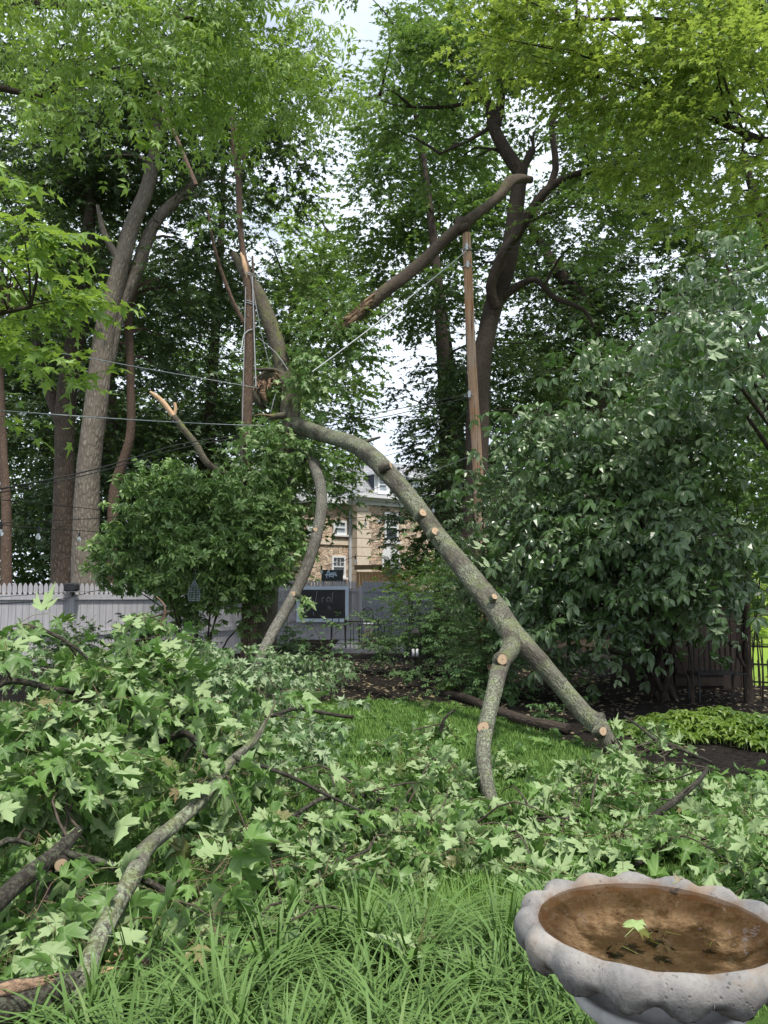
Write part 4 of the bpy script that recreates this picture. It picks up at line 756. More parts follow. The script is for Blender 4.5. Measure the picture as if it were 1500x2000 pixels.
# -- trunks of the middle ground, left
tree('maple_tree', 'thin straight-trunked tree at the very left edge behind the fence', 'tree', [[(14, 1250, 19.5, .13), (12, 1000, 19.5, .12), (4, 850, 19.5, .10), (-5, 600, 19.5, .08)]],
     [(20, 560, 19, 100, 110, 2), (60, 450, 20, 100, 80, 2)], 'lo', .17, 2.2, 'lf_mid', bk='bark_brown', nb=8, rc=.7, roots=False)
tree('maple_tree', 'dark-barked trunk standing close left of the biggest pale trunk', 'tree', [[(120, 1290, 21.5, .30), (124, 1000, 21.5, .275), (127, 830, 21.5, .26), (140, 700, 21.5, .235), (165, 580, 21.5, .21), (175, 430, 21.5, .15), (190, 280, 21.5, .08)], [(132, 850, 21.5, .2), (95, 760, 22, .17), (70, 660, 22.5, .12)]],
     [(120, 420, 21.5, 150, 120, 2.5), (60, 300, 22, 130, 110, 2.5), (200, 330, 22, 120, 110, 2.5), (90, 640, 22.5, 90, 60, 2, 1.6)], 'lo', .18, 2.1, 'lf_dark', bk='bark_dark2', nb=14, rc=.8, seg=20)
tree('maple_tree', 'biggest pale grey tree, its trunk forking into two long stems behind the fence', 'tree',
     [[(163, 1300, 20, .35), (168, 1050, 20, .31), (174, 900, 20, .295), (189, 780, 20, .28), (204, 660, 20, .25), (230, 540, 20, .23), (258, 440, 20, .20), (290, 360, 20, .17), (306, 260, 20, .13), (312, 120, 20, .08)],
      [(205, 720, 20.1, .2), (228, 620, 20.2, .20), (262, 540, 20.3, .18), (300, 440, 20.4, .15), (350, 385, 20.5, .13), (390, 340, 20.6, .08), (420, 250, 20.6, .04)], [(240, 520, 20, .1), (205, 460, 19.8, .08), (190, 400, 19.6, .04)]],
     [(300, 300, 21.6, 130, 110, 1.4, 1.8), (180, 230, 20, 110, 110, 2.2), (430, 300, 20, 90, 120, 2, 1.9), (380, 480, 20.6, 90, 60, 1.0, 1.8), (330, 130, 20, 180, 100, 2.5), (500, 180, 21, 140, 120, 2.5, 1.9), (560, 330, 21.5, 70, 90, 2, 1.7), (420, 560, 21, 80, 80, 2, 1.8)], 'lo', .17, 2.0, 'lf_dark', bk='bark_grey', nb=18, br=.06, rc=.75, seg=26, bumpy=.06)
tree('maple_tree', 'slim S-curved trunk right of the biggest pale tree', 'tree', [[(216, 1290, 20.8, .15), (218, 1080, 20.8, .14), (224, 960, 20.8, .13), (244, 890, 20.8, .12), (256, 830, 20.8, .115), (254, 700, 20.8, .105), (252, 600, 20.8, .10), (275, 560, 20.8, .09), (310, 545, 20.9, .05)]],
     [(330, 620, 22, 90, 60, 2, 1.8), (290, 690, 22.5, 70, 60, 2, 1.4)], 'lo', .17, 2.0, 'lf_dark', bk='bark_brown', nb=6, rc=.7, roots=False)
# -- right main tree
tree('maple_tree', 'big many-limbed maple right of the utility pole', 'tree',
     [[(915, 1260, 21, .36), (925, 1000, 21, .32), (938, 740, 21, .27), (952, 650, 21, .25), (968, 580, 21, .24), (990, 520, 21, .23), (1003, 440, 21, .22), (1012, 380, 21, .21), (1018, 330, 21, .20)],
      [(1018, 340, 21, .18), (985, 290, 21, .17), (962, 245, 21, .16), (955, 205, 21, .10), (920, 170, 21, .08), (888, 120, 21, .06), (875, 60, 21, .03)], [(968, 245, 21, .15), (978, 200, 21, .13), (978, 150, 20.9, .10), (975, 60, 20.8, .05)],
      [(968, 600, 20.8, .14), (958, 560, 20.6, .14), (985, 490, 20.4, .14), (1010, 460, 20.3, .13), (1035, 415, 20.2, .125), (1065, 375, 20, .12), (1110, 345, 19.8, .09), (1190, 325, 19.6, .06), (1230, 300, 19.5, .03)],
      [(1068, 375, 20, .09), (1085, 330, 20, .09), (1078, 250, 20, .08), (1085, 220, 20, .07), (1130, 140, 20, .05), (1145, 90, 20, .03)], [(1018, 340, 21, .10), (1036, 300, 21, .12), (1042, 292, 21, .10)], [(1080, 245, 20, .07), (1150, 210, 19.7, .06), (1210, 178, 19.4, .05), (1270, 180, 19.2, .02)],
      [(972, 590, 21, .12), (1010, 560, 20.8, .10), (1048, 546, 20.6, .08), (1080, 580, 20.5, .07), (1140, 605, 20.4, .05), (1160, 640, 20.3, .03)], [(955, 250, 21, .06), (920, 272, 21.2, .05), (860, 300, 21.4, .03)], [(915, 200, 21, .05), (860, 210, 21.2, .05), (770, 205, 21.4, .03), (740, 190, 21.4, .015)], [(955, 120, 21, .05), (940, 70, 21, .03), (935, 0, 21, .02)]],
     [(900, 120, 21.5, 120, 120, 2.5, 1.5), (790, 170, 21.5, 90, 90, 2, 1.3), (1080, 190, 20.5, 120, 100, 2, 1.8), (960, 60, 20.5, 150, 90, 2, 1.8), (840, 290, 22, 110, 70, 2, 1.5), (1160, 430, 19.8, 120, 70, 1.6, 1.8), (1080, 300, 19.4, 80, 50, 1, .9), (1190, 280, 19.5, 110, 90, 1.5, 1.9), (880, 560, 22.5, 70, 60, 2, 1.2)], 'lo', .165, 1.8, 'lf_mid', bk='bark_dark', nb=30, br=.045, rc=.7, seg=18, blen=4)
# -- bright canopy reaching in from the right, tree stands outside the frame
tree('maple_tree', 'sunlit yellow-green maple spreading over the top right corner', 'tree', [[(1820, 1300, 15, .3), (1800, 700, 15, .26), (1720, 350, 15, .2), (1600, 120, 15, .12)], [(1760, 480, 15, .12), (1600, 330, 15, .09), (1430, 250, 15, .06), (1300, 190, 15, .03)], [(1680, 260, 15, .1), (1500, 90, 14.8, .07), (1300, 40, 14.6, .05), (1100, 40, 14.5, .02)]],
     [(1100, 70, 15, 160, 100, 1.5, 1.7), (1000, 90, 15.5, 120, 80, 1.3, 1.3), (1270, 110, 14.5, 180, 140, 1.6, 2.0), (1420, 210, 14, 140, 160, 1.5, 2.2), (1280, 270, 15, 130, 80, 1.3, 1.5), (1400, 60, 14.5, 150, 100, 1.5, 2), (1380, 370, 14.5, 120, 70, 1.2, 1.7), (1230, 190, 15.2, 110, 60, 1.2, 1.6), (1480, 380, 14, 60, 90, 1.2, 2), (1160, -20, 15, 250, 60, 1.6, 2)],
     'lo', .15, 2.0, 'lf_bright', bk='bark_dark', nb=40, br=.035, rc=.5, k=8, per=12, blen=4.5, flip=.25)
# -- overhanging box elder, top left
tree('box_elder', 'bright yellow-green drooping canopy hanging into the top left corner', 'tree', [[(-700, 1500, 10.5, .25), (-640, 700, 10.5, .22), (-420, 200, 10.5, .16), (-150, 20, 10.5, .1), (120, 10, 10.5, .06), (400, 40, 10.8, .03)], [(-300, 110, 10.5, .09), (-100, 150, 10.3, .07), (80, 190, 10.2, .03)]],
     [(60, 70, 10.3, 130, 110, .8, 2.70), (230, 100, 10, 130, 120, .8, 2.97), (400, 60, 10.6, 120, 90, .8, 2.16), (540, 80, 11.2, 110, 100, .9, 2.70), (200, 230, 9.8, 60, 70, .4, 1.89), (500, 210, 11.2, 90, 90, .7, 2.16), (590, 170, 11.6, 60, 90, .7, 2.29), (250, -20, 10.3, 330, 50, 1, 2.70)],
     'ash', .245, 2.0, 'lf_box', bk='bark_dark', k=6, per=10, rc=.32, nb=12, br=.014, blen=3, droop=.8, flip=.2, twig=.004)
tree('maple_tree', 'near maple at the left edge whose lit tiers hang in front of the big trunks', 'tree', [[(-560, 1500, 9, .2), (-420, 900, 9, .18), (-260, 500, 9, .1), (-60, 380, 9, .04)], [(-360, 760, 9, .08), (-120, 640, 9, .05), (60, 600, 9, .02)]],
     [(30, 480, 8.6, 95, 70, .6, 2.2), (90, 590, 8.8, 90, 35, .5, 1.9), (20, 640, 9, 80, 70, .6, 2.2), (60, 720, 9.2, 95, 55, .6, 2.2), (10, 800, 9.2, 60, 35, .5, 2.0), (10, 560, 9, 90, 70, .6, 2.2), (5, 330, 8.0, 25, 45, .3, 2.0)],
     'lo', .17, 2.2, 'lf_box', bk='bark_dark', nb=24, br=.015, blen=2.5, rc=.32, k=7, per=8, twig=.003)
# ---------------------------------------------------------------- the broken maple
bm_ = thing('broken_maple', 'storm-broken maple with a hollow split trunk curving above the laurel bush', 'tree', ground_pt(545, 16))
g = Geo(); YB = 16
tube(g, [ground_pt(512, 16, -.03), P(520, 1150, YB), P(532, 1020, YB), P(548, 930, YB), P(572, 870, YB), P(573, 830, YB), P(566, 800, YB), P(570, 775, YB), P(562, 752, YB), P(545, 738, YB), P(522, 734, YB)], [.28, .26, .25, .24, .22, .22, .20, .20, .19, .17, .12], 26, .12, .08, 0, True, ragged=.12)
tube(g, [P(518, 1150, YB - .1), P(530, 1010, YB - .15), P(530, 950, YB - .1), P(522, 925, YB)], [.2, .18, .15, .08], 16, .15, .1)
tube(g, [P(455, 495, YB + .8), P(480, 535, YB + .6), P(505, 575, YB + .5), P(530, 640, YB + .4), P(548, 700, YB + .3), P(556, 745, YB + .2)], [.07, .12, .15, .165, .155, .15], 20, .12, .07)
tube(g, [P(524, 735, YB), P(505, 750, YB), P(500, 775, YB - .05), P(512, 792, YB)], [.13, .13, .11, .05], 14, .08, .15, ragged=.15)
tube(g, [P(560, 735, YB - .1), P(535, 722, YB - .15), P(510, 722, YB - .2), P(490, 722, YB - .2)], [.05, .045, .035, .02], 10, .1, .1)
tube(g, [P(566, 812, YB), P(545, 812, YB - .3), P(520, 816, YB - .5)], [.07, .06, .05], 10, .1, .12, ragged=.08)
g.build('trunk', M['bark_moss'], bm_)
g = Geo(); v0 = P(528, 736, YB - .14)
for k in range(26):
    c0 = P(rng.uniform(500, 562), 740 + rng.uniform(-4, 12), YB - rng.uniform(.10, .2)); d_ = nrm(np.array([rng.uniform(-.6, .3), -.2, rng.uniform(-1, .3)])); l_ = rng.uniform(.08, .26)
    tube(g, [c0, c0 + d_ * l_ * .5 + rng.normal(0, .01, 3), c0 + d_ * l_], [.022, .016, .003], 5, .08, .2)
tube(g, [P(516, 745, YB - .08), P(512, 768, YB - .1), P(522, 785, YB - .08)], [.07, .07, .02], 8, .1, .2)
tube(g, [P(532, 812, YB - .52), P(508, 809, YB - .6), P(496, 812, YB - .62)], [.022, .012, .004], 6, .1, .2)
g.build('torn_wood', M['wood_split'], bm_)
crown(bm_, [(525, 870, YB - .6, 60, 40, .5, 2.72), (505, 905, YB - .7, 55, 40, .5, 2.72), (600, 735, YB - .4, 42, 32, .4, 2.40), (620, 780, YB - .4, 30, 28, .4, 2.24), (580, 890, YB - .6, 50, 35, .5, 2.40), (625, 705, YB - .5, 30, 20, .4, 2.08), (490, 850, YB - .6, 30, 30, .4, 2.08), (575, 930, YB - .6, 45, 40, .5, 2.88)], 'lo', .14, 2.4, 'lf_fall', k=6, per=7, rc=.3, droop=1.1, twig=.004, flip=.3, name='shoots')
# fallen trunk-limb from the maple down to the lawn
lb = thing('fallen_limb', 'huge mossy limb torn from the maple, arching down to the lawn at right', 'limb', G(1190, 1452, 0))
def Yat(px, a=590, b_=1190, ya=16.0, yb=None):
    t = (px - a) / (b_ - a); return 1 / ((1 - t) / ya + t / yb)
YE = G(1195, 1462, .06)[1]
spine = [(572, 828), (600, 838), (640, 852), (690, 868), (730, 895), (770, 938), (812, 988), (850, 1040), (890, 1090), (930, 1140), (968, 1190), (1000, 1238)]
wpx = [32, 33, 33, 34, 36, 37, 38, 39, 41, 43, 45, 44]
g = Geo(); pts = [P(x, y, Yat(x, 572, 1195, 16, YE)) for x, y in spine]; rad = [w_ / 2 * Yat(x, 572, 1195, 16, YE) / F * .97 for (x, y), w_ in zip(spine, wpx)]
e2 = [(1035, 1272), (1075, 1315), (1115, 1362), (1145, 1398), (1170, 1420), (1192, 1455)]; w2 = [36, 33, 33, 35, 39, 28]
Y2 = [Yat(x, 572, 1195, 16, YE) for x, y in e2]
p_, r_, t_ = tube(g, pts + [P(x, y, Y) for (x, y), Y in zip(e2, Y2)], rad + [w_ / 2 * Y / F for w_, Y in zip(w2, Y2)], 28, .08, .10, 0, ragged=.12)
YF = Yat(1000, 572, 1195, 16, YE); foot = G(966, 1585, -.02)
f2_ = [(992, 1222, YF), (999, 1262, None), (978, 1300, None), (962, 1360, None), (950, 1420, None), (944, 1470, None), (950, 1530, None), (966, 1585, None)]; wf_ = [30, 34, 32, 31, 32, 29, 29, 28]
pf = []; rf = []
for i, (x, y, Y) in enumerate(f2_):
    t = i / 7.0; Yv = 1 / ((1 - t) / YF + t / foot[1]); pf.append(P(x, y, Yv)); rf.append(wf_[i] / 2 * Yv / F)
pf[-1] = foot
tube(g, pf, rf, 26, .06, .09, 0)
YS = Yat(1162, 572, 1195, 16, YE)
tube(g, [P(1163, 1412, YS), P(1172, 1402, YS - .05), P(1180, 1398, YS - .08)], [.09, .06, .03], 10, .05, .1)
tube(g, [P(692, 872, Yat(692, 572, 1195, 16, YE)), P(715, 862, 14.5), P(742, 854, 14.4)], [.06, .04, .02], 10, .1, .1)
limb = g.build('limb', M['bark_lichen'], lb)
def stub(parent, px, py, Y, dirv, r, ln):
    g = Geo(); c = P(px, py, Y); d_ = nrm(np.array(dirv, float)); tube(g, [c - d_ * ln * 1.2, c - d_ * ln * .3, c], [r * 1.5, r * 1.2, r * 1.06], 16, .02, .09, 0, True, capmat=1)
    return g.build('sawn_stub', [M['bark_lichen'], M['cut_face']], parent)
def ly(px): return Yat(px, 572, 1195, 16, YE)
for (px, py, dY, dv, r, ln) in ((763, 908, -.1, (1.0, -.35, .3), .06, .16), (826, 1001, -.25, (.5, -1, .5), .055, .12), (850, 1037, -.23, (.5, -1, .5), .055, .10), (966, 1165, -.19, (.4, -1, .5), .035, .06), (910, 1120, -.14, (-.3, -1, .2), .03, .05), (871, 1050, -.05, (1, .1, .4), .05, .12), (1178, 1428, -.15, (.4, -1, .25), .042, .08)):
    stub(lb, px, py, ly(px) + dY, dv, r, ln)
def fy(i): return np.linalg.norm(0)
stub(lb, 981, 1288, pf[2][1] - .17, (.1, -1, .12), .05, .12); stub(lb, 944, 1421, pf[4][1] - .17, (-.3, -1, .25), .05, .12)
# curved hanging branch left of it
hb_ = thing('hanging_branch', 'long thin grey branch curving down left of the house and ending in the leaf pile', 'branch', G(500, 1330, 0))
g = Geo(); Yq = G(480, 1375, .0)[1]
sp_ = [(590, 878, 15.8, 12), (612, 906, 15.0, 12), (626, 950, 14.1, 12), (627, 1000, 13.5, 11.5), (615, 1060, 13.1, 11.5), (600, 1105, 12.9, 11.5), (583, 1145, 12.7, 11.5), (556, 1195, 12.4, 11.5), (528, 1245, 12.1, 11.5), (500, 1305, 11.8, 10.5), (480, 1372, Yq, 10)]
tube(g, [P(*q[:3]) for q in sp_], [q[3] * q[2] / F * .95 for q in sp_], 14, .1, .07); g.build('limb', M['bark_plain'], hb_)
for (px, py, Y, dv, r, ln) in ((616, 1034, 13.12, (.2, -1, .2), .035, .08), (572, 1160, 12.5, (-.5, -1, .3), .045, .1)): stub(hb_, px, py, Y, dv, r, ln)
crown(hb_, [(600, 1060, 13.2, 22, 14, .2, 1.4), (590, 1150, 12.9, 26, 16, .2, 1.6)], 'lo', .14, 1.5, 'lf_fall', k=5, per=5, rc=.15, droop=.9, twig=.003, name='leaves')
# upper limb resting on the pole
ul = thing('broken_limb', 'thick broken limb lying across the top of the utility pole, its lower end splintered', 'limb', P(910, 440, 17))
g = Geo(); sp_ = [(1036, 351, 19.2, 8), (1015, 349, 18.7, 10), (994, 356, 18.2, 12), (978, 380, 17.9, 11), (950, 404, 17.6, 11), (908, 436, 17.1, 13), (868, 468, 16.9, 12), (830, 507, 16.7, 13), (790, 541, 16.5, 13), (752, 568, 16.4, 14), (715, 600, 16.3, 15), (680, 635, 16.2, 12)]
tube(g, [P(*q[:3]) for q in sp_], [q[3] * q[2] / F * .92 for q in sp_], 20, .12, .09, 0, ragged=.5); tube(g, [P(905, 437, 17.05), P(900, 448, 16.95), P(915, 440, 16.9)], [.2, .12, .07], 12, .08, .1)
g.build('limb', M['bark_brown2'], ul); g = Geo()
for k in range(44):
    t = rng.random(); c0 = P(735 - 55 * t, 580 + 48 * t + rng.uniform(-9, 9), 16.2 + rng.uniform(-.13, .05)); e_ = P(700 - 40 * t - rng.uniform(0, 25), 608 + 30 * t + rng.uniform(0, 22), 16.15 + rng.uniform(-.1, .1)); tube(g, [c0, (c0 + e_) / 2 + rng.normal(0, .02, 3), e_], [.035, .028, .004], 5, .2, .2)
g.build('torn_wood', M['wood_split'], ul)
crown(ul, [(660, 640, 16.2, 60, 40, .6, 1.8), (640, 600, 16.4, 50, 40, .6, 1.6), (610, 650, 16.4, 60, 40, .6, 1.8), (690, 690, 16.2, 60, 40, .6, 1.6)], 'lo', .16, 1.8, 'lf_mid', k=7, per=8, rc=.35, droop=.6, name='leaves')
# split young stem, leaning on cables
ss = thing('young_tree', 'straight orange-brown young tree with a pale splintered scar and cables tied round it', 'tree', ground_pt(488, 15.5))
g = Geo(); YS_ = 15.5
tube(g, [ground_pt(488, YS_, -.03), P(486, 1100, YS_), P(481, 940, YS_), P(482, 800, YS_), P(487, 680, YS_), P(488, 600, YS_), P(481, 530, YS_), P(474, 490, YS_ + .05), P(468, 430, YS_), P(466, 350, YS_), P(458, 310, YS_), P(454, 265, YS_), P(456, 180, YS_)], [.15, .13, .115, .105, .10, .10, .085, .06, .055, .06, .05, .035, .02], 16, .15, .07)
tube(g, [P(466, 345, YS_), P(478, 310, YS_ - .1), P(462, 262, YS_ - .2), P(452, 200, YS_ - .2)], [.04, .03, .022, .01], 8, .15, .06); tube(g, [P(474, 312, YS_ - .1), P(484, 270, YS_), P(490, 220, YS_)], [.03, .022, .01], 8, .15, .06)
tube(g, [P(483, 640, YS_), P(460, 600, YS_ - .1), P(436, 540, YS_ - .2), P(418, 480, YS_ - .3), P(405, 410, YS_ - .4)], [.045, .042, .038, .03, .015], 8, .15, .08)
tube(g, [P(497, 640, YS_), P(496, 580, YS_), P(493, 500, YS_)], [.02, .03, .02], 8, .2, .05)
g.build('trunk', M['bark_brown'], ss); g = Geo()
tube(g, [P(474, 500, YS_ - .04), P(478, 520, YS_ - .075), P(485, 552, YS_ - .07)], [.03, .05, .015], 8, .06, .12); tube(g, [P(470, 492, YS_ - .02), P(472, 500, YS_ - .05), P(480, 530, YS_ - .08)], [.004, .03, .02], 6, .06, .2); g.build('torn_wood', M['wood_raw'], ss)
g = Geo()
for (px, py) in ((486, 536), (487, 540), (489, 592), (489, 596)):
    c_ = P(px, py, YS_); stroke(g, [(c_[0] + .115 * math.cos(t), YS_ + .11 * math.sin(t), c_[2] + .02 * math.sin(2 * t)) for t in np.linspace(0, 6.283, 12)], lambda *a: a, .008, 5)
tube(g, [P(493, 540, YS_ - .12), P(496, 640, YS_ - .13), P(500, 755, YS_ - .2)], [.012] * 3, 5, .5, 0); tube(g, [P(490, 540, YS_ - .12), P(508, 640, YS_), P(528, 720, YS_ + .2)], [.008] * 3, 5, .5, 0); tube(g, [P(480, 560, YS_ - .1), P(474, 800, YS_ - .11), P(473, 930, YS_ - .1)], [.008] * 3, 5, .5, 0)
tube(g, [P(505, 660, YS_ + .1), P(540, 690, YS_ + .1), P(562, 722, YS_)], [.006] * 3, 5, .5, 0); tube(g, [P(538, 770, YS_), P(530, 800, YS_), P(526, 825, YS_ + .1)], [.007] * 3, 5, .5, 0)
g.build('tied_cable', M['cable_pale'], ss)
g = Geo(); tube(g, [P(493, 643, YS_ - .1), P(477, 652, YS_ - .15), P(470, 684, YS_ - .3), P(452, 688, YS_ - .35), P(427, 702, YS_ - .4)], [.012, .01, .01, .008, .004], 6, .1, .05); g.build('bare_twig', M['cable_pale'], ss)
crown(ss, [(455, 240, YS_, 45, 60, .6, .8), (430, 430, YS_ - .3, 40, 50, .5, .8), (490, 290, YS_, 40, 50, .5, .7), (460, 150, YS_, 60, 60, .6, 1.0)], 'lo', .15, .8, 'lf_mid', k=6, per=7, rc=.3, name='leaves', droop=.5)
# pale leafless snag branch
sn = thing('bare_branch', 'leafless snapped branch slanting up beside the orange-brown young tree, tip stripped pale', 'branch', P(480, 930, 15.3))
g = Geo(); sp_ = [(486, 915, 15.5, 8), (468, 929, 15.3, 9), (440, 925, 15.1, 8), (405, 905, 15, 8), (383, 868, 15, 7.5), (360, 840, 15, 7), (338, 812, 15, 6.5)]
tube(g, [P(*q[:3]) for q in sp_], [q[3] * q[2] / F * .9 for q in sp_], 10, .08, .12); g.build('limb', M['bark_moss'], sn)
g = Geo(); sp_ = [(339, 813, 15, 5.5), (318, 785, 15, 4.8), (303, 772, 15, 4), (293, 765, 15, 2)]; tube(g, [P(*q[:3]) for q in sp_], [q[3] * q[2] / F for q in sp_], 8, .08, .15); tube(g, [P(340, 812, 15), P(343, 798, 15), P(341, 787, 15)], [.035, .03, .03], 8, .08, .05); g.build('torn_wood', M['wood_raw'], sn)
# slender dead pole crossing the canopy
g = Geo(); tube(g, [P(297, 150, 17.5), P(320, 215, 17.3), P(345, 270, 17.2), P(383, 362, 17)], [.02, .035, .04, .05], 8, .5, .06); tag(g.build('dead_branch', M['bark_brown'], loc=P(383, 362, 17)), 'straight dark dead branch hanging at a slant in the crown of the biggest left tree', 'branch')
# ---------------------------------------------------------------- shrubs
def shrub(name, label, stems, blobs, kind, size, lai, leaf, stem_r=.02, **kw):
    base = G(*stems[0]) if len(stems[0]) == 2 else np.array([P(stems[0][0], 1160, stems[0][2])[0], stems[0][2], 0])
    t = thing(name, label, 'shrub', base); g = Geo(); sk = []
    c_, d_, t_, K = clumpy([(*b_[:6], .3) for b_ in blobs], kind, size, .3, 6, 10, .2); ks = K[rng.choice(len(K), min(len(K), kw.pop('ns', 12)), replace=False)]
    for q in ks:
        a = base + np.array([rng.uniform(-.2, .2), rng.uniform(-.15, .15), -.02]); m_ = a * .45 + q * .55 + np.array([(q[0] - a[0]) * -.2, 0, .1]); p_, _, _ = tube(g, [a, m_, q], [stem_r, stem_r * .7, stem_r * .25], 7, .2, .08); sk.append(p_)
    g.build('stem', M['bark_dark'], t)
    crown(t, blobs, kind, size, lai, leaf, name='foliage', **kw); return t
shrub('laurel_bush', 'broad glossy-leaved laurel bush in front of the left fence', [(395, 1290, 14.9)],
      [(330, 980, 14.5, 120, 70, 0.9, 3.54), (440, 990, 14.5, 130, 80, 0.9, 3.54), (250, 1080, 14.5, 75, 60, 0.7, 3.54), (380, 1090, 14.2, 150, 80, 0.9, 3.54), (500, 1080, 14.5, 90, 90, 0.8, 3.78), (340, 930, 14.9, 60, 35, 0.5, 2.61), (420, 1180, 14.7, 110, 55, 0.7, 3.31), (530, 1010, 14.9, 60, 60, 0.6, 3.31), (240, 1130, 14.5, 60, 25, 0.5, 2.84)], 'whorl', .13, 1.5, 'lf_rhodo', .02, k=3, per=6, rc=.3, twig=.005, flip=.03, droop=.1, ns=9, jit=.6, upn=.7)
shrub('small_leaf_shrub', 'feathery small-leaved grey-green shrub between the patio and the lantern', [(830, 1290, 17)],
      [(860, 1180, 16.5, 95, 55, .8, 2.4), (800, 1225, 16.5, 65, 45, .7, 2.4), (900, 1230, 16, 80, 40, .7, 2.2), (850, 1255, 16.2, 90, 25, .6, 2.0)], 'tiny', .16, 2.2, 'lf_small', .02, k=7, per=14, rc=.3, twig=.003, droop=.15, jit=.3)
shrub('small_leaf_shrub', 'dark feathery shrub behind the fork of the big fallen limb', [(960, 1330, 13)],
      [(950, 1250, 13.2, 80, 50, .7, 2.2), (1000, 1310, 12.8, 80, 50, .6, 2.2), (920, 1300, 13, 50, 40, .5, 2)], 'tiny', .15, 2.2, 'lf_small', .02, k=7, per=14, rc=.28, twig=.003, droop=.15, jit=.3)
shrub('maple_sapling', 'light green sapling rising beside the timber fence', [(800, 1270, 20)],
      [(800, 1120, 20, 45, 50, .7, 1.5), (830, 1090, 20, 35, 40, .6, 1.6), (860, 1120, 19, 50, 40, .7, 1.6), (790, 1160, 19.5, 40, 30, .6, 1.3)], 'lo', .12, 1.5, 'lf_box', .02, k=6, per=9, rc=.3, twig=.003)
shrub('ash_sapling', 'grey-green sapling in front of the foot of the utility pole', [(950, 1330, 14)],
      [(930, 1010, 14, 60, 55, .7, 1.8), (970, 1080, 13.8, 70, 60, .7, 2.0), (890, 1120, 14, 50, 45, .6, 1.6), (980, 960, 13.8, 50, 50, .6, 1.8), (950, 1160, 13.8, 80, 50, .6, 2)], 'ash', .2, 1.8, 'lf_ash', .03, k=5, per=8, rc=.3, twig=.004)
shrub('drooping_ash', 'huge dark drooping bush with long compound leaves filling the right side', [(1290, 1400, 12.6)],
      [(1180, 790, 12.3, 170, 100, 0.9, 2.85), (1130, 920, 12.3, 170, 110, 1.0, 3.45), (1270, 880, 12.3, 150, 120, 1.0, 3.45), (1200, 1040, 12.3, 230, 120, 1.0, 3.6), (1325, 1000, 11.2, 90, 115, 0.9, 3.6), (1080, 1080, 12.3, 110, 110, 0.9, 3.3), (1225, 1165, 12.3, 150, 58, 0.8, 3.3), (1080, 1190, 12.3, 110, 60, 0.7, 3.0), (1305, 1120, 11.2, 60, 60, 0.8, 3.4), (1120, 1260, 12.3, 70, 50, 0.5, 2.25), (1090, 1130, 12.3, 60, 50, 0.5, 2.25), (1290, 1080, 11.2, 120, 115, 0.6, 4.5)],
      'ashw', .34, 3.0, 'lf_ash', .05, k=4, per=7, rc=.36, twig=.005, droop=.65, flip=.2, ns=10, jit=.5)
shrub('ash_tree', 'grey-green ash boughs with drooping leaves high at the right edge above the bush', [(1640, 1400, 11.5)],
      [(1380, 650, 9.6, 130, 75, .8, 2.73), (1330, 730, 9.6, 100, 55, .7, 2.47), (1450, 560, 10, 90, 80, .8, 2.60), (1470, 700, 9.5, 90, 80, .8, 2.99), (1460, 470, 10.5, 90, 60, .7, 1.95), (1430, 790, 10.4, 100, 60, .6, 3.25)],
      'ashw', .32, 2.4, 'lf_ash', .06, k=4, per=7, rc=.36, twig=.005, droop=.8, flip=.25, ns=18, jit=.5)
shrub('maple_sapling', 'bright tiered maple sapling at the right edge between the ash and the iron fence', [(1461, 1370, 12.8)],
      [(1440, 860, 12, 90, 40, .7, 1.8), (1470, 960, 12, 60, 50, .7, 1.9), (1460, 1040, 11.6, 60, 35, .6, 1.8), (1490, 900, 12, 50, 60, .7, 1.8), (1470, 1130, 12.4, 50, 40, .7, 1.2)], 'lo', .13, 1.7, 'lf_mid', .015, ns=5, k=8, per=9, rc=.3, twig=.003, upn=1.8, jit=.3)
shrub('low_shrub', 'low leafy shrub on the mulch between the two legs of the fallen limb', [(1095, 1415)], [(1092, 1385, 10.6, 42, 28, .35, 1.8)], 'whorl', .07, 1.8, 'lf_small', .012, k=3, per=6, rc=.15, twig=.003)
shrub('low_shrub', 'small pale sprig-like shrub alone on the mulch below the lantern', [(797, 1330)], [(797, 1306, 14.2, 24, 20, .25, 1.8)], 'whorl', .09, 1.8, 'lf_fall2', .010, k=3, per=5, rc=.12, twig=.003)
shrub('broadleaf_plant', 'single broad-leaved plant on the dark mulch left of the limb foot', [(873, 1345)], [(873, 1326, 13.6, 24, 12, .2, 1.2)], 'whorl', .16, 1.4, 'lf_cover', .010, k=2, per=3, rc=.10, twig=.003)
shrub('low_shrub', 'dark low shrubs along the foot of the grey fence behind the maple pile', [(200, 1290, 16)], [(170, 1255, 16, 150, 30, .5, 1.8), (320, 1250, 15.5, 120, 35, .5, 1.8), (60, 1262, 15.5, 110, 30, .5, 1.5)], 'lo', .13, 1.8, 'lf_dark', .012, k=6, per=9, rc=.25, twig=.003)
shrub('low_shrub', 'leafy bush of fresh green shoots left of the patio deck', [(640, 1320, 17)], [(620, 1285, 16.5, 60, 26, .6, 1.9), (590, 1240, 17, 45, 30, .5, 1.8), (668, 1225, 20, 14, 22, .3, 1.5)], 'lo', .13, 1.8, 'lf_fall2', .012, k=6, per=9, rc=.25, twig=.003)
shrub('lawn_shrub', 'sunlit yellow-green bush beyond the iron fence at the far lawn', [(1500, 1262, 26)], [(1500, 1195, 26, 45, 40, .9, 2.2), (1420, 1215, 30, 45, 22, .9, 2.2)], 'lo', .2, 2, 'lf_bright', .02, k=6, per=9, rc=.5, twig=.004, ns=4)
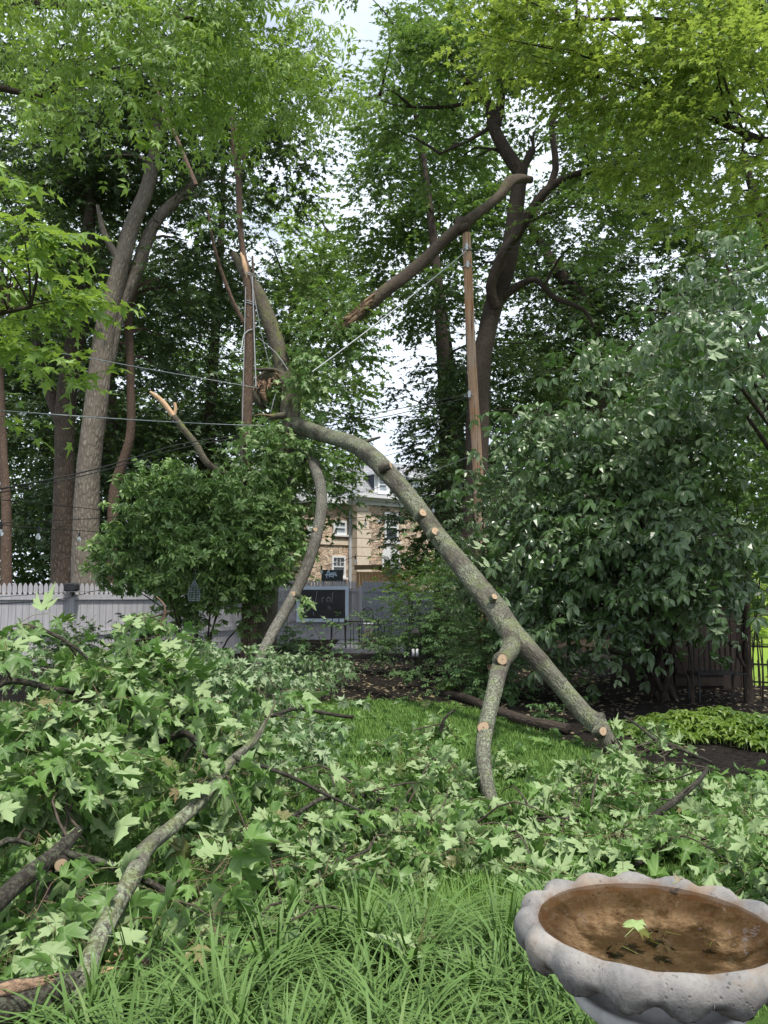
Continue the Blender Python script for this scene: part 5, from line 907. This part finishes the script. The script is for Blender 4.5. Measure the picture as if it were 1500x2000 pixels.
# thin stems under the shed bush
for i, (x0, y0, x1, y1, lab) in enumerate(((1293, 1225, 1350, 1345, 'thin bare stem leaning across the shed, left of the bench'), (1320, 1200, 1352, 1300, 'thin bare stem slanting the other way over the bench'), (1425, 1385, 1440, 1200, 'crooked thin stem before the iron fence, left of the dark trunk'), (1490, 1380, 1478, 1230, 'thin curved stem at the far right before the iron fence'))):
    g = Geo(); a = P(x0, y0, 12.2); c_ = P(x1, y1, 12.1); lo_, hi_ = (a, c_) if a[2] < c_[2] else (c_, a)
    lo2 = np.array([lo_[0], lo_[1], -.02]); tube(g, [lo2, lo_, (lo_ + hi_) / 2 + [.04, 0, 0], hi_], [.02, .016, .012, .006], 6, .2, .08); tag(g.build('bare_sapling', M['bark_dark'], loc=lo2), lab, 'sapling', 'bare stems under the bushes')
g = Geo(); a = G(1463, 1372); tube(g, [a, P(1460, 1300, a[1]), P(1458, 1200, a[1]), P(1462, 1060, a[1] + .1)], [.07, .06, .055, .04], 10, .2, .1); tube(g, [P(1460, 1310, a[1]), P(1440, 1270, a[1] - .1), P(1470, 1230, a[1] - .2)], [.03, .025, .01], 6, .1, .1)
tag(g.build('dark_trunk', M['bark_dark'], loc=a), 'dark slim tree trunk in front of the iron fence and sunny lawn', 'tree trunk')
g = Geo(); tube(g, [G(850, 1352), G(905, 1362, .06), G(960, 1385, .06), G(1030, 1408, .07), G(1110, 1424, .06)], [.055, .06, .065, .07, .06], 12, .15, .08); tag(g.build('fallen_log', M['bark_dark'], loc=G(960, 1385)), 'dark log lying on the mulch behind the lawn edge, between the limb legs', 'log')
# ================================================================ fallen boughs
def proj(p): v = p - np.array([0, 0, CAMZ]); zc = v[:, 1] * cp + v[:, 2] * sp; return np.c_[750 + F * v[:, 0] / zc, 1000 - F * (-v[:, 1] * sp + v[:, 2] * cp) / zc]
MAIN = []
def bough(name, label, wood, blobs, size=.125, lai=1.3, kl=1.75, leaf='lf_fall', bk='bark_wet', k=6, per=5, rc=.22, droop=1.15, kind='hi', pet=True, flip=.38, nb=8, group='fallen maple boughs', br=.008, clear=23, zmin=.03, cat='fallen bough', twigm='twig_red', jit=.55, thin=()):
    """wood: list of [(px,py,Y or None,half width px)...]; None = lies on the ground"""
    def pt(q): return P(*q[:3]) if q[2] is not None else G(q[0], q[1], .06)
    base = pt(wood[0][0]).copy(); base[2] = 0; t = thing(name, label, cat, base, group=group); sk = []
    for i, wd in enumerate(wood):
        g = Geo(); pts = [pt(q) for q in wd]; rad = [q[3] * p[1] / F for q, p in zip(wd, pts)]
        for p, r in zip(pts, rad): p[2] = max(p[2], r * .8)
        p_, _, _ = tube(g, pts, rad, 14 if rad[0] > .03 else 8, .05, .09, 0, wob=.02); sk.append(p_); nsk = len(p_) if i == 0 else nsk + (len(p_) if wd[0][3] > 7 else 0); g.build('branch', M[bk if not isinstance(bk, (list, tuple)) else bk[i]], t)
    gt = Geo(); gt.add([[0, 0, 0]] * 3, [[0, 1, 2]]) if False else None
    gb = Geo(); sk = np.vstack(sk); blobs = [(*q[:6], q[6] * kl) for q in blobs]; c, d, tn, K = clumpy(blobs, kind, size, lai, k, per, rc); c[:, 2] = np.maximum(c[:, 2], zmin + .05); pj = proj(c); big = sk[np.r_[:nsk]]; pw = proj(big); MAIN.append((pw, big)) if not MAIN else None
    if MAIN[0][0] is not pw: pw = np.vstack([pw, MAIN[0][0]]); big = np.vstack([big, MAIN[0][1]])
    keep = np.ones(len(c), bool)
    for q, w3 in zip(pw[::2], big[::2]): keep &= ~((np.hypot(pj[:, 0] - q[0], pj[:, 1] - q[1]) < clear) & (np.linalg.norm(c - w3, axis=1) < .8) & (c[:, 1] < w3[1] + .02))
    for (x0, y0, x1, y1, Yf) in ((944, 1460, 950, 1530, 7.4), (950, 1530, 962, 1572, 6.9), (1125, 1375, 1195, 1462, 9.6)):
        for t_ in np.linspace(0, 1, 5): keep &= ~((np.hypot(pj[:, 0] - x0 - t_ * (x1 - x0), pj[:, 1] - y0 - t_ * (y1 - y0)) < 30) & (c[:, 1] < Yf))
    c, d, tn = c[keep], d[keep], tn[keep]
    K[:, 2] = np.maximum(K[:, 2], .04); idx = rng.choice(len(K), min(len(K), nb), replace=False)
    for i in idx:
        q = K[i]; dd_ = np.linalg.norm(sk - q, axis=1); j = rng.choice(np.where(dd_ < dd_.min() * 1.35 + .05)[0]); a = sk[j]; L_ = np.linalg.norm(q - a); m1 = a * .5 + q * .5 + rng.normal(0, .1 * L_, 3) + [0, 0, .08 * L_]; m1[2] = max(m1[2], .03)
        gb = Geo(); tube(gb, [a, m1, q], [br, br * .7, br * .3], 6, .12, .1) if L_ < 1.1 else None
        if gb.n: gb.build('side_twig', M['twig'], t)
    g = Geo(); sprays(g, c, d, kind, size, k, size * k * .38, droop, jit, 1, .0028, pet=pet, flip=flip, tone=tn, zmin=zmin, upn=.65)
    g.build('leaves', [M[leaf], M[twigm], M['twig_green']], t); return t
bough('fallen_bough', 'lichen-speckled bough rising diagonally through the near left leaf pile', [[(105, 2040, 2.9, 20), (150, 1960, 3.05, 20), (195, 1850, 3.3, 19), (250, 1730, 3.65, 17.5), (278, 1660, 3.95, 15.5), (330, 1610, 4.2, 13.5), (400, 1550, 4.5, 11), (455, 1485, 4.9, 8.5), (500, 1440, 5.2, 6), (520, 1405, 5.5, 3)], [(455, 1480, 4.9, 5), (560, 1510, 5.0, 4), (640, 1550, 4.9, 3), (715, 1590, 4.8, 2)], [(405, 1480, 4.9, 5), (375, 1440, 5.1, 6), (360, 1435, 5.2, 7), (310, 1448, 5.3, 6)], [(360, 1437, 5.2, 4), (355, 1395, 5.4, 4), (400, 1390, 5.5, 3)]],
      [(330, 1560, 4.5, 90, 70, .3, 1.2), (420, 1620, 4.5, 80, 80, .3, 1.4), (500, 1540, 4.9, 90, 60, .35, 1.5), (480, 1400, 5.6, 110, 50, .5, 1.6), (390, 1450, 5.3, 100, 60, .4, 1.3)], bk=['bark_lichen', 'bark_wet', 'bark_wet', 'bark_wet'])
bough('fallen_bough', 'dark wet forked bough at the left edge crossing under the speckled one', [[(-60, 1800, 3.1, 17), (0, 1752, 3.35, 16.5), (60, 1700, 3.6, 16), (110, 1660, 3.8, 14), (155, 1620, 4.0, 8)], [(118, 1662, 3.8, 8), (180, 1675, 3.85, 8), (250, 1710, 3.8, 8), (330, 1755, 3.75, 7), (400, 1810, 3.7, 6), (450, 1835, 3.7, 3)], [(60, 1650, 3.9, 4), (20, 1645, 3.8, 6), (-30, 1670, 3.7, 6)], [(325, 1755, 3.75, 3), (323, 1800, 3.7, 3), (318, 1835, 3.7, 2)]],
      [(60, 1560, 4.2, 100, 70, .3, 1.3), (200, 1520, 4.4, 100, 70, .3, 1.6), (100, 1760, 3.7, 80, 40, .2, 1.0), (230, 1640, 4.2, 60, 40, .25, .9), (350, 1700, 4.0, 60, 50, .25, 1.2)], bk=['bark_wet'] * 4)
bough('fallen_bough', 'tallest leafy bough heaped against the left edge, pale undersides showing', [[(-80, 1500, 5, 8), (0, 1340, 5.2, 7), (110, 1345, 5.2, 6), (180, 1360, 5.2, 6), (240, 1410, 5.2, 5)], [(60, 1225, 5.2, 4), (110, 1245, 5.2, 4), (160, 1285, 5.2, 3), (190, 1330, 5.2, 2)], [(-40, 1460, 4.9, 5), (120, 1470, 4.9, 5), (240, 1480, 5.1, 4)]],
      [(60, 1250, 5.2, 90, 35, .35, 1.8), (70, 1340, 5.0, 120, 80, .45, 2.0), (170, 1420, 4.8, 120, 90, .4, 2.0), (40, 1460, 4.7, 100, 80, .4, 2.0), (220, 1290, 5.6, 90, 50, .4, 1.7), (250, 1370, 5.4, 100, 70, .4, 1.8), (80, 1580, 4.4, 120, 60, .3, 1.6)], size=.125, bk='bark_wet', nb=16, flip=.5)
bough('fallen_bough', 'lower left mass of darker hanging maple leaves beside the speckled bough', [[(-40, 1850, 3.4, 6), (60, 1800, 3.6, 6), (150, 1780, 3.75, 4)], [(240, 1910, 3.4, 14), (238, 1830, 3.65, 13), (240, 1760, 3.9, 12)], [(95, 1760, 3.7, 7), (100, 1700, 3.9, 7), (105, 1650, 4.1, 6)]],
      [(80, 1800, 3.45, 90, 60, .2, 3.2), (40, 1880, 3.2, 90, 60, .2, 3.2), (330, 1830, 3.5, 110, 60, .2, 3.2), (400, 1760, 3.8, 90, 60, .25, 3.0), (150, 1900, 3.2, 60, 40, .15, 2.0)], bk=['bark_wet', 'bark_dark', 'bark_dark'], size=.13, flip=.2, clear=8)
bough('fallen_bough', 'upright reddish twig with hanging wilted leaves rising over the left pile', [[(290, 1440, 5.6, 5), (283, 1370, 5.6, 5), (282, 1310, 5.6, 4), (300, 1260, 5.6, 4), (318, 1205, 5.6, 3), (320, 1180, 5.6, 2), (305, 1165, 5.6, 1.5)], [(318, 1215, 5.6, 2), (325, 1208, 5.6, 2), (332, 1195, 5.6, 1)], [(300, 1360, 5.7, 3), (298, 1320, 5.7, 3), (295, 1290, 5.7, 2)]],
      [(278, 1190, 5.6, 28, 22, .12, 1.8), (276, 1225, 5.6, 18, 20, .1, 1.6)], bk='twig_red', nb=4, droop=1.3, size=.105, per=3, rc=.1, cat='twig', group=None)
bough('fallen_bough', 'broad tangle of maple leaves in the middle of the lawn left of the limb foot', [[(560, 1600, 5.0, 4), (640, 1560, 5.3, 5), (760, 1570, 5.4, 4), (840, 1640, 5.0, 3)], [(480, 1640, 4.6, 4), (600, 1690, 4.5, 4), (720, 1660, 4.7, 3)]],
      [(620, 1540, None or 5.6, 110, 45, .5, 1.7), (560, 1640, 4.9, 110, 60, .45, 1.8), (700, 1640, 5.0, 120, 60, .5, 1.7), (640, 1740, 4.2, 120, 45, .3, 1.5), (790, 1560, 5.8, 110, 40, .5, 1.6), (850, 1650, 5.0, 100, 50, .45, 1.6), (760, 1480, 6.6, 100, 35, .5, 1.1), (450, 1730, 4.2, 110, 60, .35, 1.7), (900, 1700, 4.6, 110, 35, .35, 1.4)], size=.10, nb=34, zmin=.03)
bough('fallen_bough', 'leaves strewn behind the left pile up to the mulch edge', [[(520, 1400, 7.5, 4), (600, 1390, 8.5, 4), (690, 1400, 8.5, 3)]],
      [(540, 1350, 9.2, 110, 35, .9, 1.9), (600, 1400, 8.0, 110, 35, .8, 1.8), (560, 1450, 6.8, 110, 35, .6, 1.8), (440, 1330, 9.5, 100, 30, .7, 1.7), (480, 1290, 11.5, 110, 25, .9, 1.5), (600, 1310, 12, 90, 28, .9, 1.7), (350, 1290, 9.5, 100, 35, .8, 1.8), (160, 1300, 8.5, 160, 30, .8, 1.6)], size=.10, nb=24, leaf='lf_fall2', kind='lo', pet=False, rc=.3)
bough('fallen_bough', 'leafy heap round the foot of the lighter limb leg on the lawn', [[(1010, 1590, 6.0, 5), (1080, 1610, 5.8, 5), (1150, 1600, 5.9, 3)], [(700, 1580, 6.0, 3), (860, 1590, 5.9, 4), (960, 1660, 5.3, 3)]],
      [(1010, 1560, 6.2, 110, 40, .5, 1.6), (1120, 1540, 6.4, 120, 40, .5, 1.7), (930, 1620, 5.5, 110, 45, .45, 1.7), (1060, 1640, 5.3, 130, 45, .45, 1.8), (880, 1520, 6.6, 90, 28, .45, 1.2), (1170, 1640, 5.2, 110, 45, .4, 1.7), (1000, 1710, 4.7, 90, 30, .3, 1.5)], size=.105, nb=28)
bough('fallen_bough', 'pale wilted bough spreading across the right side behind the bird bath', [[(1270, 1600, 5.8, 7), (1320, 1555, 6.1, 6), (1380, 1500, 6.6, 4)], [(1390, 1490, 6.7, 3), (1300, 1450, 7.4, 3), (1220, 1400, 8.2, 2)], [(1240, 1690, 4.9, 4), (1360, 1640, 5.4, 4), (1500, 1600, 5.7, 3)]],
      [(1260, 1500, 7.0, 130, 45, .5, 1.5), (1380, 1560, 6.2, 120, 50, .5, 1.6), (1300, 1610, 5.5, 130, 50, .45, 1.6), (1450, 1620, 5.4, 90, 60, .45, 1.7), (1380, 1690, 4.7, 120, 40, .35, 1.8), (1200, 1510, 7.2, 60, 25, .4, 1.4), (1480, 1720, 4.4, 60, 50, .3, 1.6), (1262, 1440, 8.2, 35, 25, .3, .9)], size=.108, nb=30, flip=.55)
bough('fallen_bough', 'small clump of upright leaves alone on the lawn behind the limb leg', [[(860, 1430, 9.0, 3), (870, 1400, 9.0, 3), (890, 1385, 9.0, 2)]], [(866, 1402, 9.0, 42, 24, .35, 2.0), (700, 1450, 8.4, 40, 14, .3, 1.2), (960, 1470, 7.8, 50, 12, .3, .7), (1060, 1500, 7.4, 60, 20, .3, 1.1)], size=.105, nb=8, flip=.3)
bough('fallen_bough', 'wilted bright maple leaves right in front of the border grass', [[(560, 1760, 3.9, 3), (660, 1775, 3.9, 3)]], [(640, 1800, 3.75, 60, 20, .12, 1.3), (880, 1830, 3.5, 50, 24, .12, 1.4), (470, 1850, 3.4, 60, 30, .12, 1.3), (520, 1790, 3.8, 80, 30, .2, 1.5)], size=.14, nb=8, flip=.5)
# split log at the lower left corner
lg = thing('split_log', 'splintered brown log half stripped of bark in the lower left corner', 'log', G(60, 1960, 0)); g = Geo()
a, c_ = P(-90, 1990, 2.75), P(135, 1935, 3.1); a[2] = max(a[2], .10); c_[2] = max(c_[2], .12); ax = nrm(c_ - a)
tube(g, [a, (a + c_) / 2, c_], [.075, .07, .06], 16, .04, .12, 0, ragged=.05); g.build('bark', M['bark_wet'], lg); g = Geo()
for k in range(34):
    ga = rng.uniform(-.3, 1.3); o_ = np.array([0, -math.cos(ga), math.sin(ga)]) * rng.uniform(.055, .075); s0 = a + (c_ - a) * rng.uniform(-.05, .3) + o_; e_ = a + (c_ - a) * rng.uniform(.6, 1.1) + o_ + rng.normal(0, .006, 3); tube(g, [s0, (s0 + e_) / 2 + rng.normal(0, .006, 3), e_], [.012, .016, .004], 6, .06, .25)
g.build('splintered_face', M['wood_split'], lg)
# torn stump wood behind the border
ts = thing('torn_branch_end', 'torn orange-brown branch end with shredded fibres behind the border blades', 'branch end', G(245, 1900, 0)); g = Geo(); c0 = G(240, 1900, .12)
tube(g, [c0 + [.18, .1, -.06], c0 + [.08, .04, 0], c0], [.055, .05, .045], 12, .04, .12); g.build('branch', M['bark_wet'], ts); g = Geo()
for k in range(46):
    d_ = nrm(np.array([-1, -.5, .3]) + rng.normal(0, .55, 3)); s0 = c0 + rng.normal(0, .02, 3); l_ = rng.uniform(.05, .14); tube(g, [s0, s0 + d_ * l_ * .6 + rng.normal(0, .008, 3), s0 + d_ * l_ + [0, 0, -.01]], [.010, .007, .001], 5, .04, .2)
g.build('torn_fibres', M['wood_raw'], ts)
ct = thing('sawn_log', 'short log with a pale split end showing just above the border blades', 'log', G(350, 1905, 0)); g = Geo(); q = G(345, 1895, .10)
tube(g, [q + [-.25, .12, -.03], q + [-.1, .05, 0], q + [.0, 0, .01]], [.06, .065, .06], 16, .04, .08, 0, capmat=1); g.build('log', [M['bark_wet'], M['cut_face']], ct)
g = Geo(); q = P(120, 1690, 3.72); tube(g, [q + [-.1, .22, -.0], q + [0, 0, 0]], [.032, .03], 14, 9, .05, 0, capmat=1); tag(g.build('sawn_stub', [M['bark_wet'], M['cut_face']], loc=q), 'small round sawn stub end peeping out under the dark forked bough', 'branch stub')
# ================================================================ bird bath
b = NB('weathered_concrete'); o_ = obc(b); n1 = b.noise(o_, 7, 5, .6); n2 = b.noise(o_, 70, 5, .75); pit = b.n('ShaderNodeTexVoronoi', {'Vector': o_, 'Scale': 75.0}).outputs['Distance']; pm = b.mth('MULTIPLY', b.ramp(pit, .30, .18), b.ramp(b.noise(o_, 9, 4, .7), .52, .62))
c = b.mix(b.ramp(n1, .3, .7), (.13, .128, .13), (.30, .28, .255)); c = b.mix(b.mth('MULTIPLY', b.ramp(n2, .5, .7), .5), c, (.10, .095, .09)); c = b.mix(b.mth('MULTIPLY', b.ramp(b.noise(o_, 4, 5, .7), .58, .7), .5), c, (.26, .19, .12)); c = b.mix(b.mth('MULTIPLY', pm, .7), c, (.10, .09, .085))
at = b.n('ShaderNodeAttribute', attribute_name='lf'); sc_ = b.n('ShaderNodeSeparateColor', {0: at.outputs['Color']}); al = b.mth('MULTIPLY', sc_.outputs[1], b.ramp(b.mth('ADD', b.noise(o_, 24, 6, .75), b.mth('MULTIPLY', sc_.outputs[1], .35)), .45, .7))
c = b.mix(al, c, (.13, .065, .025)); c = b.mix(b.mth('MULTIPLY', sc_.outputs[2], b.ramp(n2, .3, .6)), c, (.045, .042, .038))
M['concrete'] = b.fin(c, .78, b.bump(b.mth('SUBTRACT', b.mth('ADD', b.mth('MULTIPLY', n2, .8), n1), pm), .55, .006), .3)
b = NB('bath_silt'); o_ = obc(b); n1 = b.noise(o_, 26, 8, .78); n2 = b.noise(o_, 5.5, 5, .7); n3 = b.noise(o_, 90, 4, .7)
c = b.mix(b.ramp(n1, .38, .62), (.12, .08, .05), (.40, .32, .235)); c = b.mix(b.ramp(n2, .52, .40), c, (.06, .042, .024)); rr_ = b.n('ShaderNodeVectorMath', {0: b.n('ShaderNodeMapping', {'Vector': o_, 'Scale': (1, 1, 0)}).outputs[0]}, operation='LENGTH').outputs['Value']; rw = b.mth('ADD', rr_, b.mth('MULTIPLY', b.mth('SUBTRACT', n1, .5), .09)); c = b.mix(b.mth('MULTIPLY', b.ramp(rw, .16, .12), .75), c, (.085, .06, .038)); c = b.mix(b.mth('MULTIPLY', b.ramp(rw, .205, .235), .7), c, (.075, .045, .025)); c = b.mix(b.mth('MULTIPLY', b.ramp(n3, .58, .66), .7), c, (.03, .018, .01)); M['silt'] = b.fin(c, .9, b.bump(n1, .2, .004), .1)
zr = .79; ctr = G(1279, 1812, zr); NL = 16
bath = thing('bird_bath', 'scalloped concrete bird bath full of rusty brown water in the lower right corner', 'bird bath', (ctr[0], ctr[1], 0))
S = 280; th = np.linspace(0, 2 * np.pi, S, endpoint=False); bmp = .65 * np.abs(np.cos(NL * (th + .12) / 2)) + .35 * np.cos(NL * (th + .12) / 2) ** 2
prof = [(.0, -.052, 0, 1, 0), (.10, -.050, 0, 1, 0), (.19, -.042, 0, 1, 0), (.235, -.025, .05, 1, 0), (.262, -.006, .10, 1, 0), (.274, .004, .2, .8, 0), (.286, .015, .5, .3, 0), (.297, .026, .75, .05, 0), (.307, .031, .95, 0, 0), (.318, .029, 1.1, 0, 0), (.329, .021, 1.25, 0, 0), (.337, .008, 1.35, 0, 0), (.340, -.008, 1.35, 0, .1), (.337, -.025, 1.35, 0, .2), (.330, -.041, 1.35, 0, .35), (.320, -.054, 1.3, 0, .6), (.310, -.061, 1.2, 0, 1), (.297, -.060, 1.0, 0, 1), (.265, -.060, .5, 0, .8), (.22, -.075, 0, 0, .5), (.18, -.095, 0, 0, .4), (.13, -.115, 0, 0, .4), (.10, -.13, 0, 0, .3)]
V = []; Cc = []; jr = rng.normal(0, .0022, (len(prof), S)); hv = [math.sin(3 * 1.0)]
for i, (r, z, wb, al_, dk_) in enumerate(prof):
    low = 1 if z < -.03 and r > .28 else 0
    rr = r - wb * .016 * (1 - bmp) + (jr[i] * (2.2 if low else .35)); zz = z - wb * .011 * (1 - bmp) * (0 if low else 1) + low * (.013 * (1 - bmp) - .008 * bmp) + jr[i] * (1.5 if low else .2)
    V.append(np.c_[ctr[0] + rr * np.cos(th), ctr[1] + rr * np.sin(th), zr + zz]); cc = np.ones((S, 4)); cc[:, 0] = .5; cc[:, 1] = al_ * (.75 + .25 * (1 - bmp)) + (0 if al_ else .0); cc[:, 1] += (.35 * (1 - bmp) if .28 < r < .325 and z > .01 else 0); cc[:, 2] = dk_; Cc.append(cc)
n = len(prof); f = [(i * S + j, i * S + (j + 1) % S, (i + 1) * S + (j + 1) % S, (i + 1) * S + j) for i in range(n - 1) for j in range(S)]
g = Geo(); g.add(np.vstack(V), np.array(f)[:, ::-1][:, [3, 2, 1, 0]], 0, col=np.vstack(Cc)); g.m[0] = np.array([1 if i < 4 else 0 for i in range(n - 1) for j in range(S)]); g.build('bowl', [M['concrete'], M['silt']], bath)
M['concrete_pale'] = simple('pale_concrete', (.36, .35, .34), (.52, .51, .49), 22, .8, .5, .004)
g = Geo(); lathe(g, (ctr[0], ctr[1], 0), [(.26, 0), (.26, .05), (.23, .08), (.15, .11), (.11, .2), (.095, .35), (.10, .48), (.13, .55), (.16, .59), (.20, .625), (.206, .645), (.20, .655), (.185, .652), (.15, .635), (.11, .65), (.1, .67)], 64); g.build('pedestal', M['concrete_pale'], bath)
b = NB('bath_water'); nz2 = b.noise(obc(b), 9, 3); m_ = b.n('ShaderNodeBsdfPrincipled', {'Base Color': (.55, .38, .22, 1), 'Roughness': .03, 'IOR': 1.33, 'Transmission Weight': 1.0, 'Normal': b.bump(nz2, .10, .006)}); tr_ = b.n('ShaderNodeBsdfTransparent', {'Color': (.74, .67, .58, 1)}); fr = b.n('ShaderNodeFresnel', {'IOR': 1.33}).outputs[0]; gl = b.n('ShaderNodeBsdfGlossy', {'Roughness': .02, 'Normal': b.bump(nz2, .12, .006)})
mm = b.n('ShaderNodeMixShader', {0: fr}); b.t.links.new(tr_.outputs[0], mm.inputs[1]); b.t.links.new(gl.outputs[0], mm.inputs[2]); b.t.links.new(mm.outputs[0], b.out.inputs[0]); b.t.nodes.remove(m_); M['water'] = b.m
g = Geo(); R_ = .281; rs = [0.001, .09, .18, R_ - .03, R_]; V = np.array([(ctr[0] + r * math.cos(t), ctr[1] + r * math.sin(t), zr + .009) for r in rs for t in th[::4]]); s4 = S // 4
g.add(V, [(i * s4 + j, (i + 1) * s4 + j, (i + 1) * s4 + (j + 1) % s4, i * s4 + (j + 1) % s4) for i in range(4) for j in range(s4)]); g.build('water', M['water'], bath)
M['lf_pale'] = leafmat('leaf_floating', (.25, .36, .12), (.38, .48, .20), (.4, .5, .25)); M['lf_sunk'] = leafmat('leaf_sunken', (.05, .035, .02), (.12, .09, .05), (.14, .1, .06), trf=.02)
def one(name, px, py, z, size, ang, mat, label, tilt=.1, cat='leaf', group=None):
    q = G(px, py, z); g = Geo(); leafset(g, 'hi', q[None], np.array([[math.cos(ang), math.sin(ang), tilt]]), np.array([[.1, -.2, 1.]]), np.array([size]), np.array([.6]), np.array([.2])); e = q + np.array([-math.cos(ang), -math.sin(ang), -.05]) * size * .9
    wires(g, q[None], e[None], .0015, 1); return tag(g.build(name, [M[mat], M['twig_green']], loc=q), label, cat, group)
one('floating_leaf', 1238, 1812, zr + .014, .062, .9, 'lf_pale', 'single pale green leaf floating in the middle of the bird bath water', .12)
for i, (px, py, s_, a_, lab) in enumerate(((1215, 1848, .05, 2.2, 'brown leaf sunk in the bath just below the floating green leaf'), (1275, 1822, .05, .4, 'brown leaf sunk right of the floating green leaf'), (1290, 1845, .045, -1, 'brown leaf sunk at the lower right of the floating leaf'), (1390, 1840, .03, 1, 'tiny brown leaf sunk near the right rim of the bath'), (1300, 1820, .04, 2.7, 'dark curled leaf sunk in the centre right of the bath'))): one('sunken_leaf', px, py, zr - .018, s_, a_, 'lf_sunk', lab, .05, group='leaves sunk in the bird bath')
one('dry_leaf', 1323, 1722, zr + .034, .022, .5, 'lf_litter', 'small dry brown leaf on the far rim of the bird bath', .5)
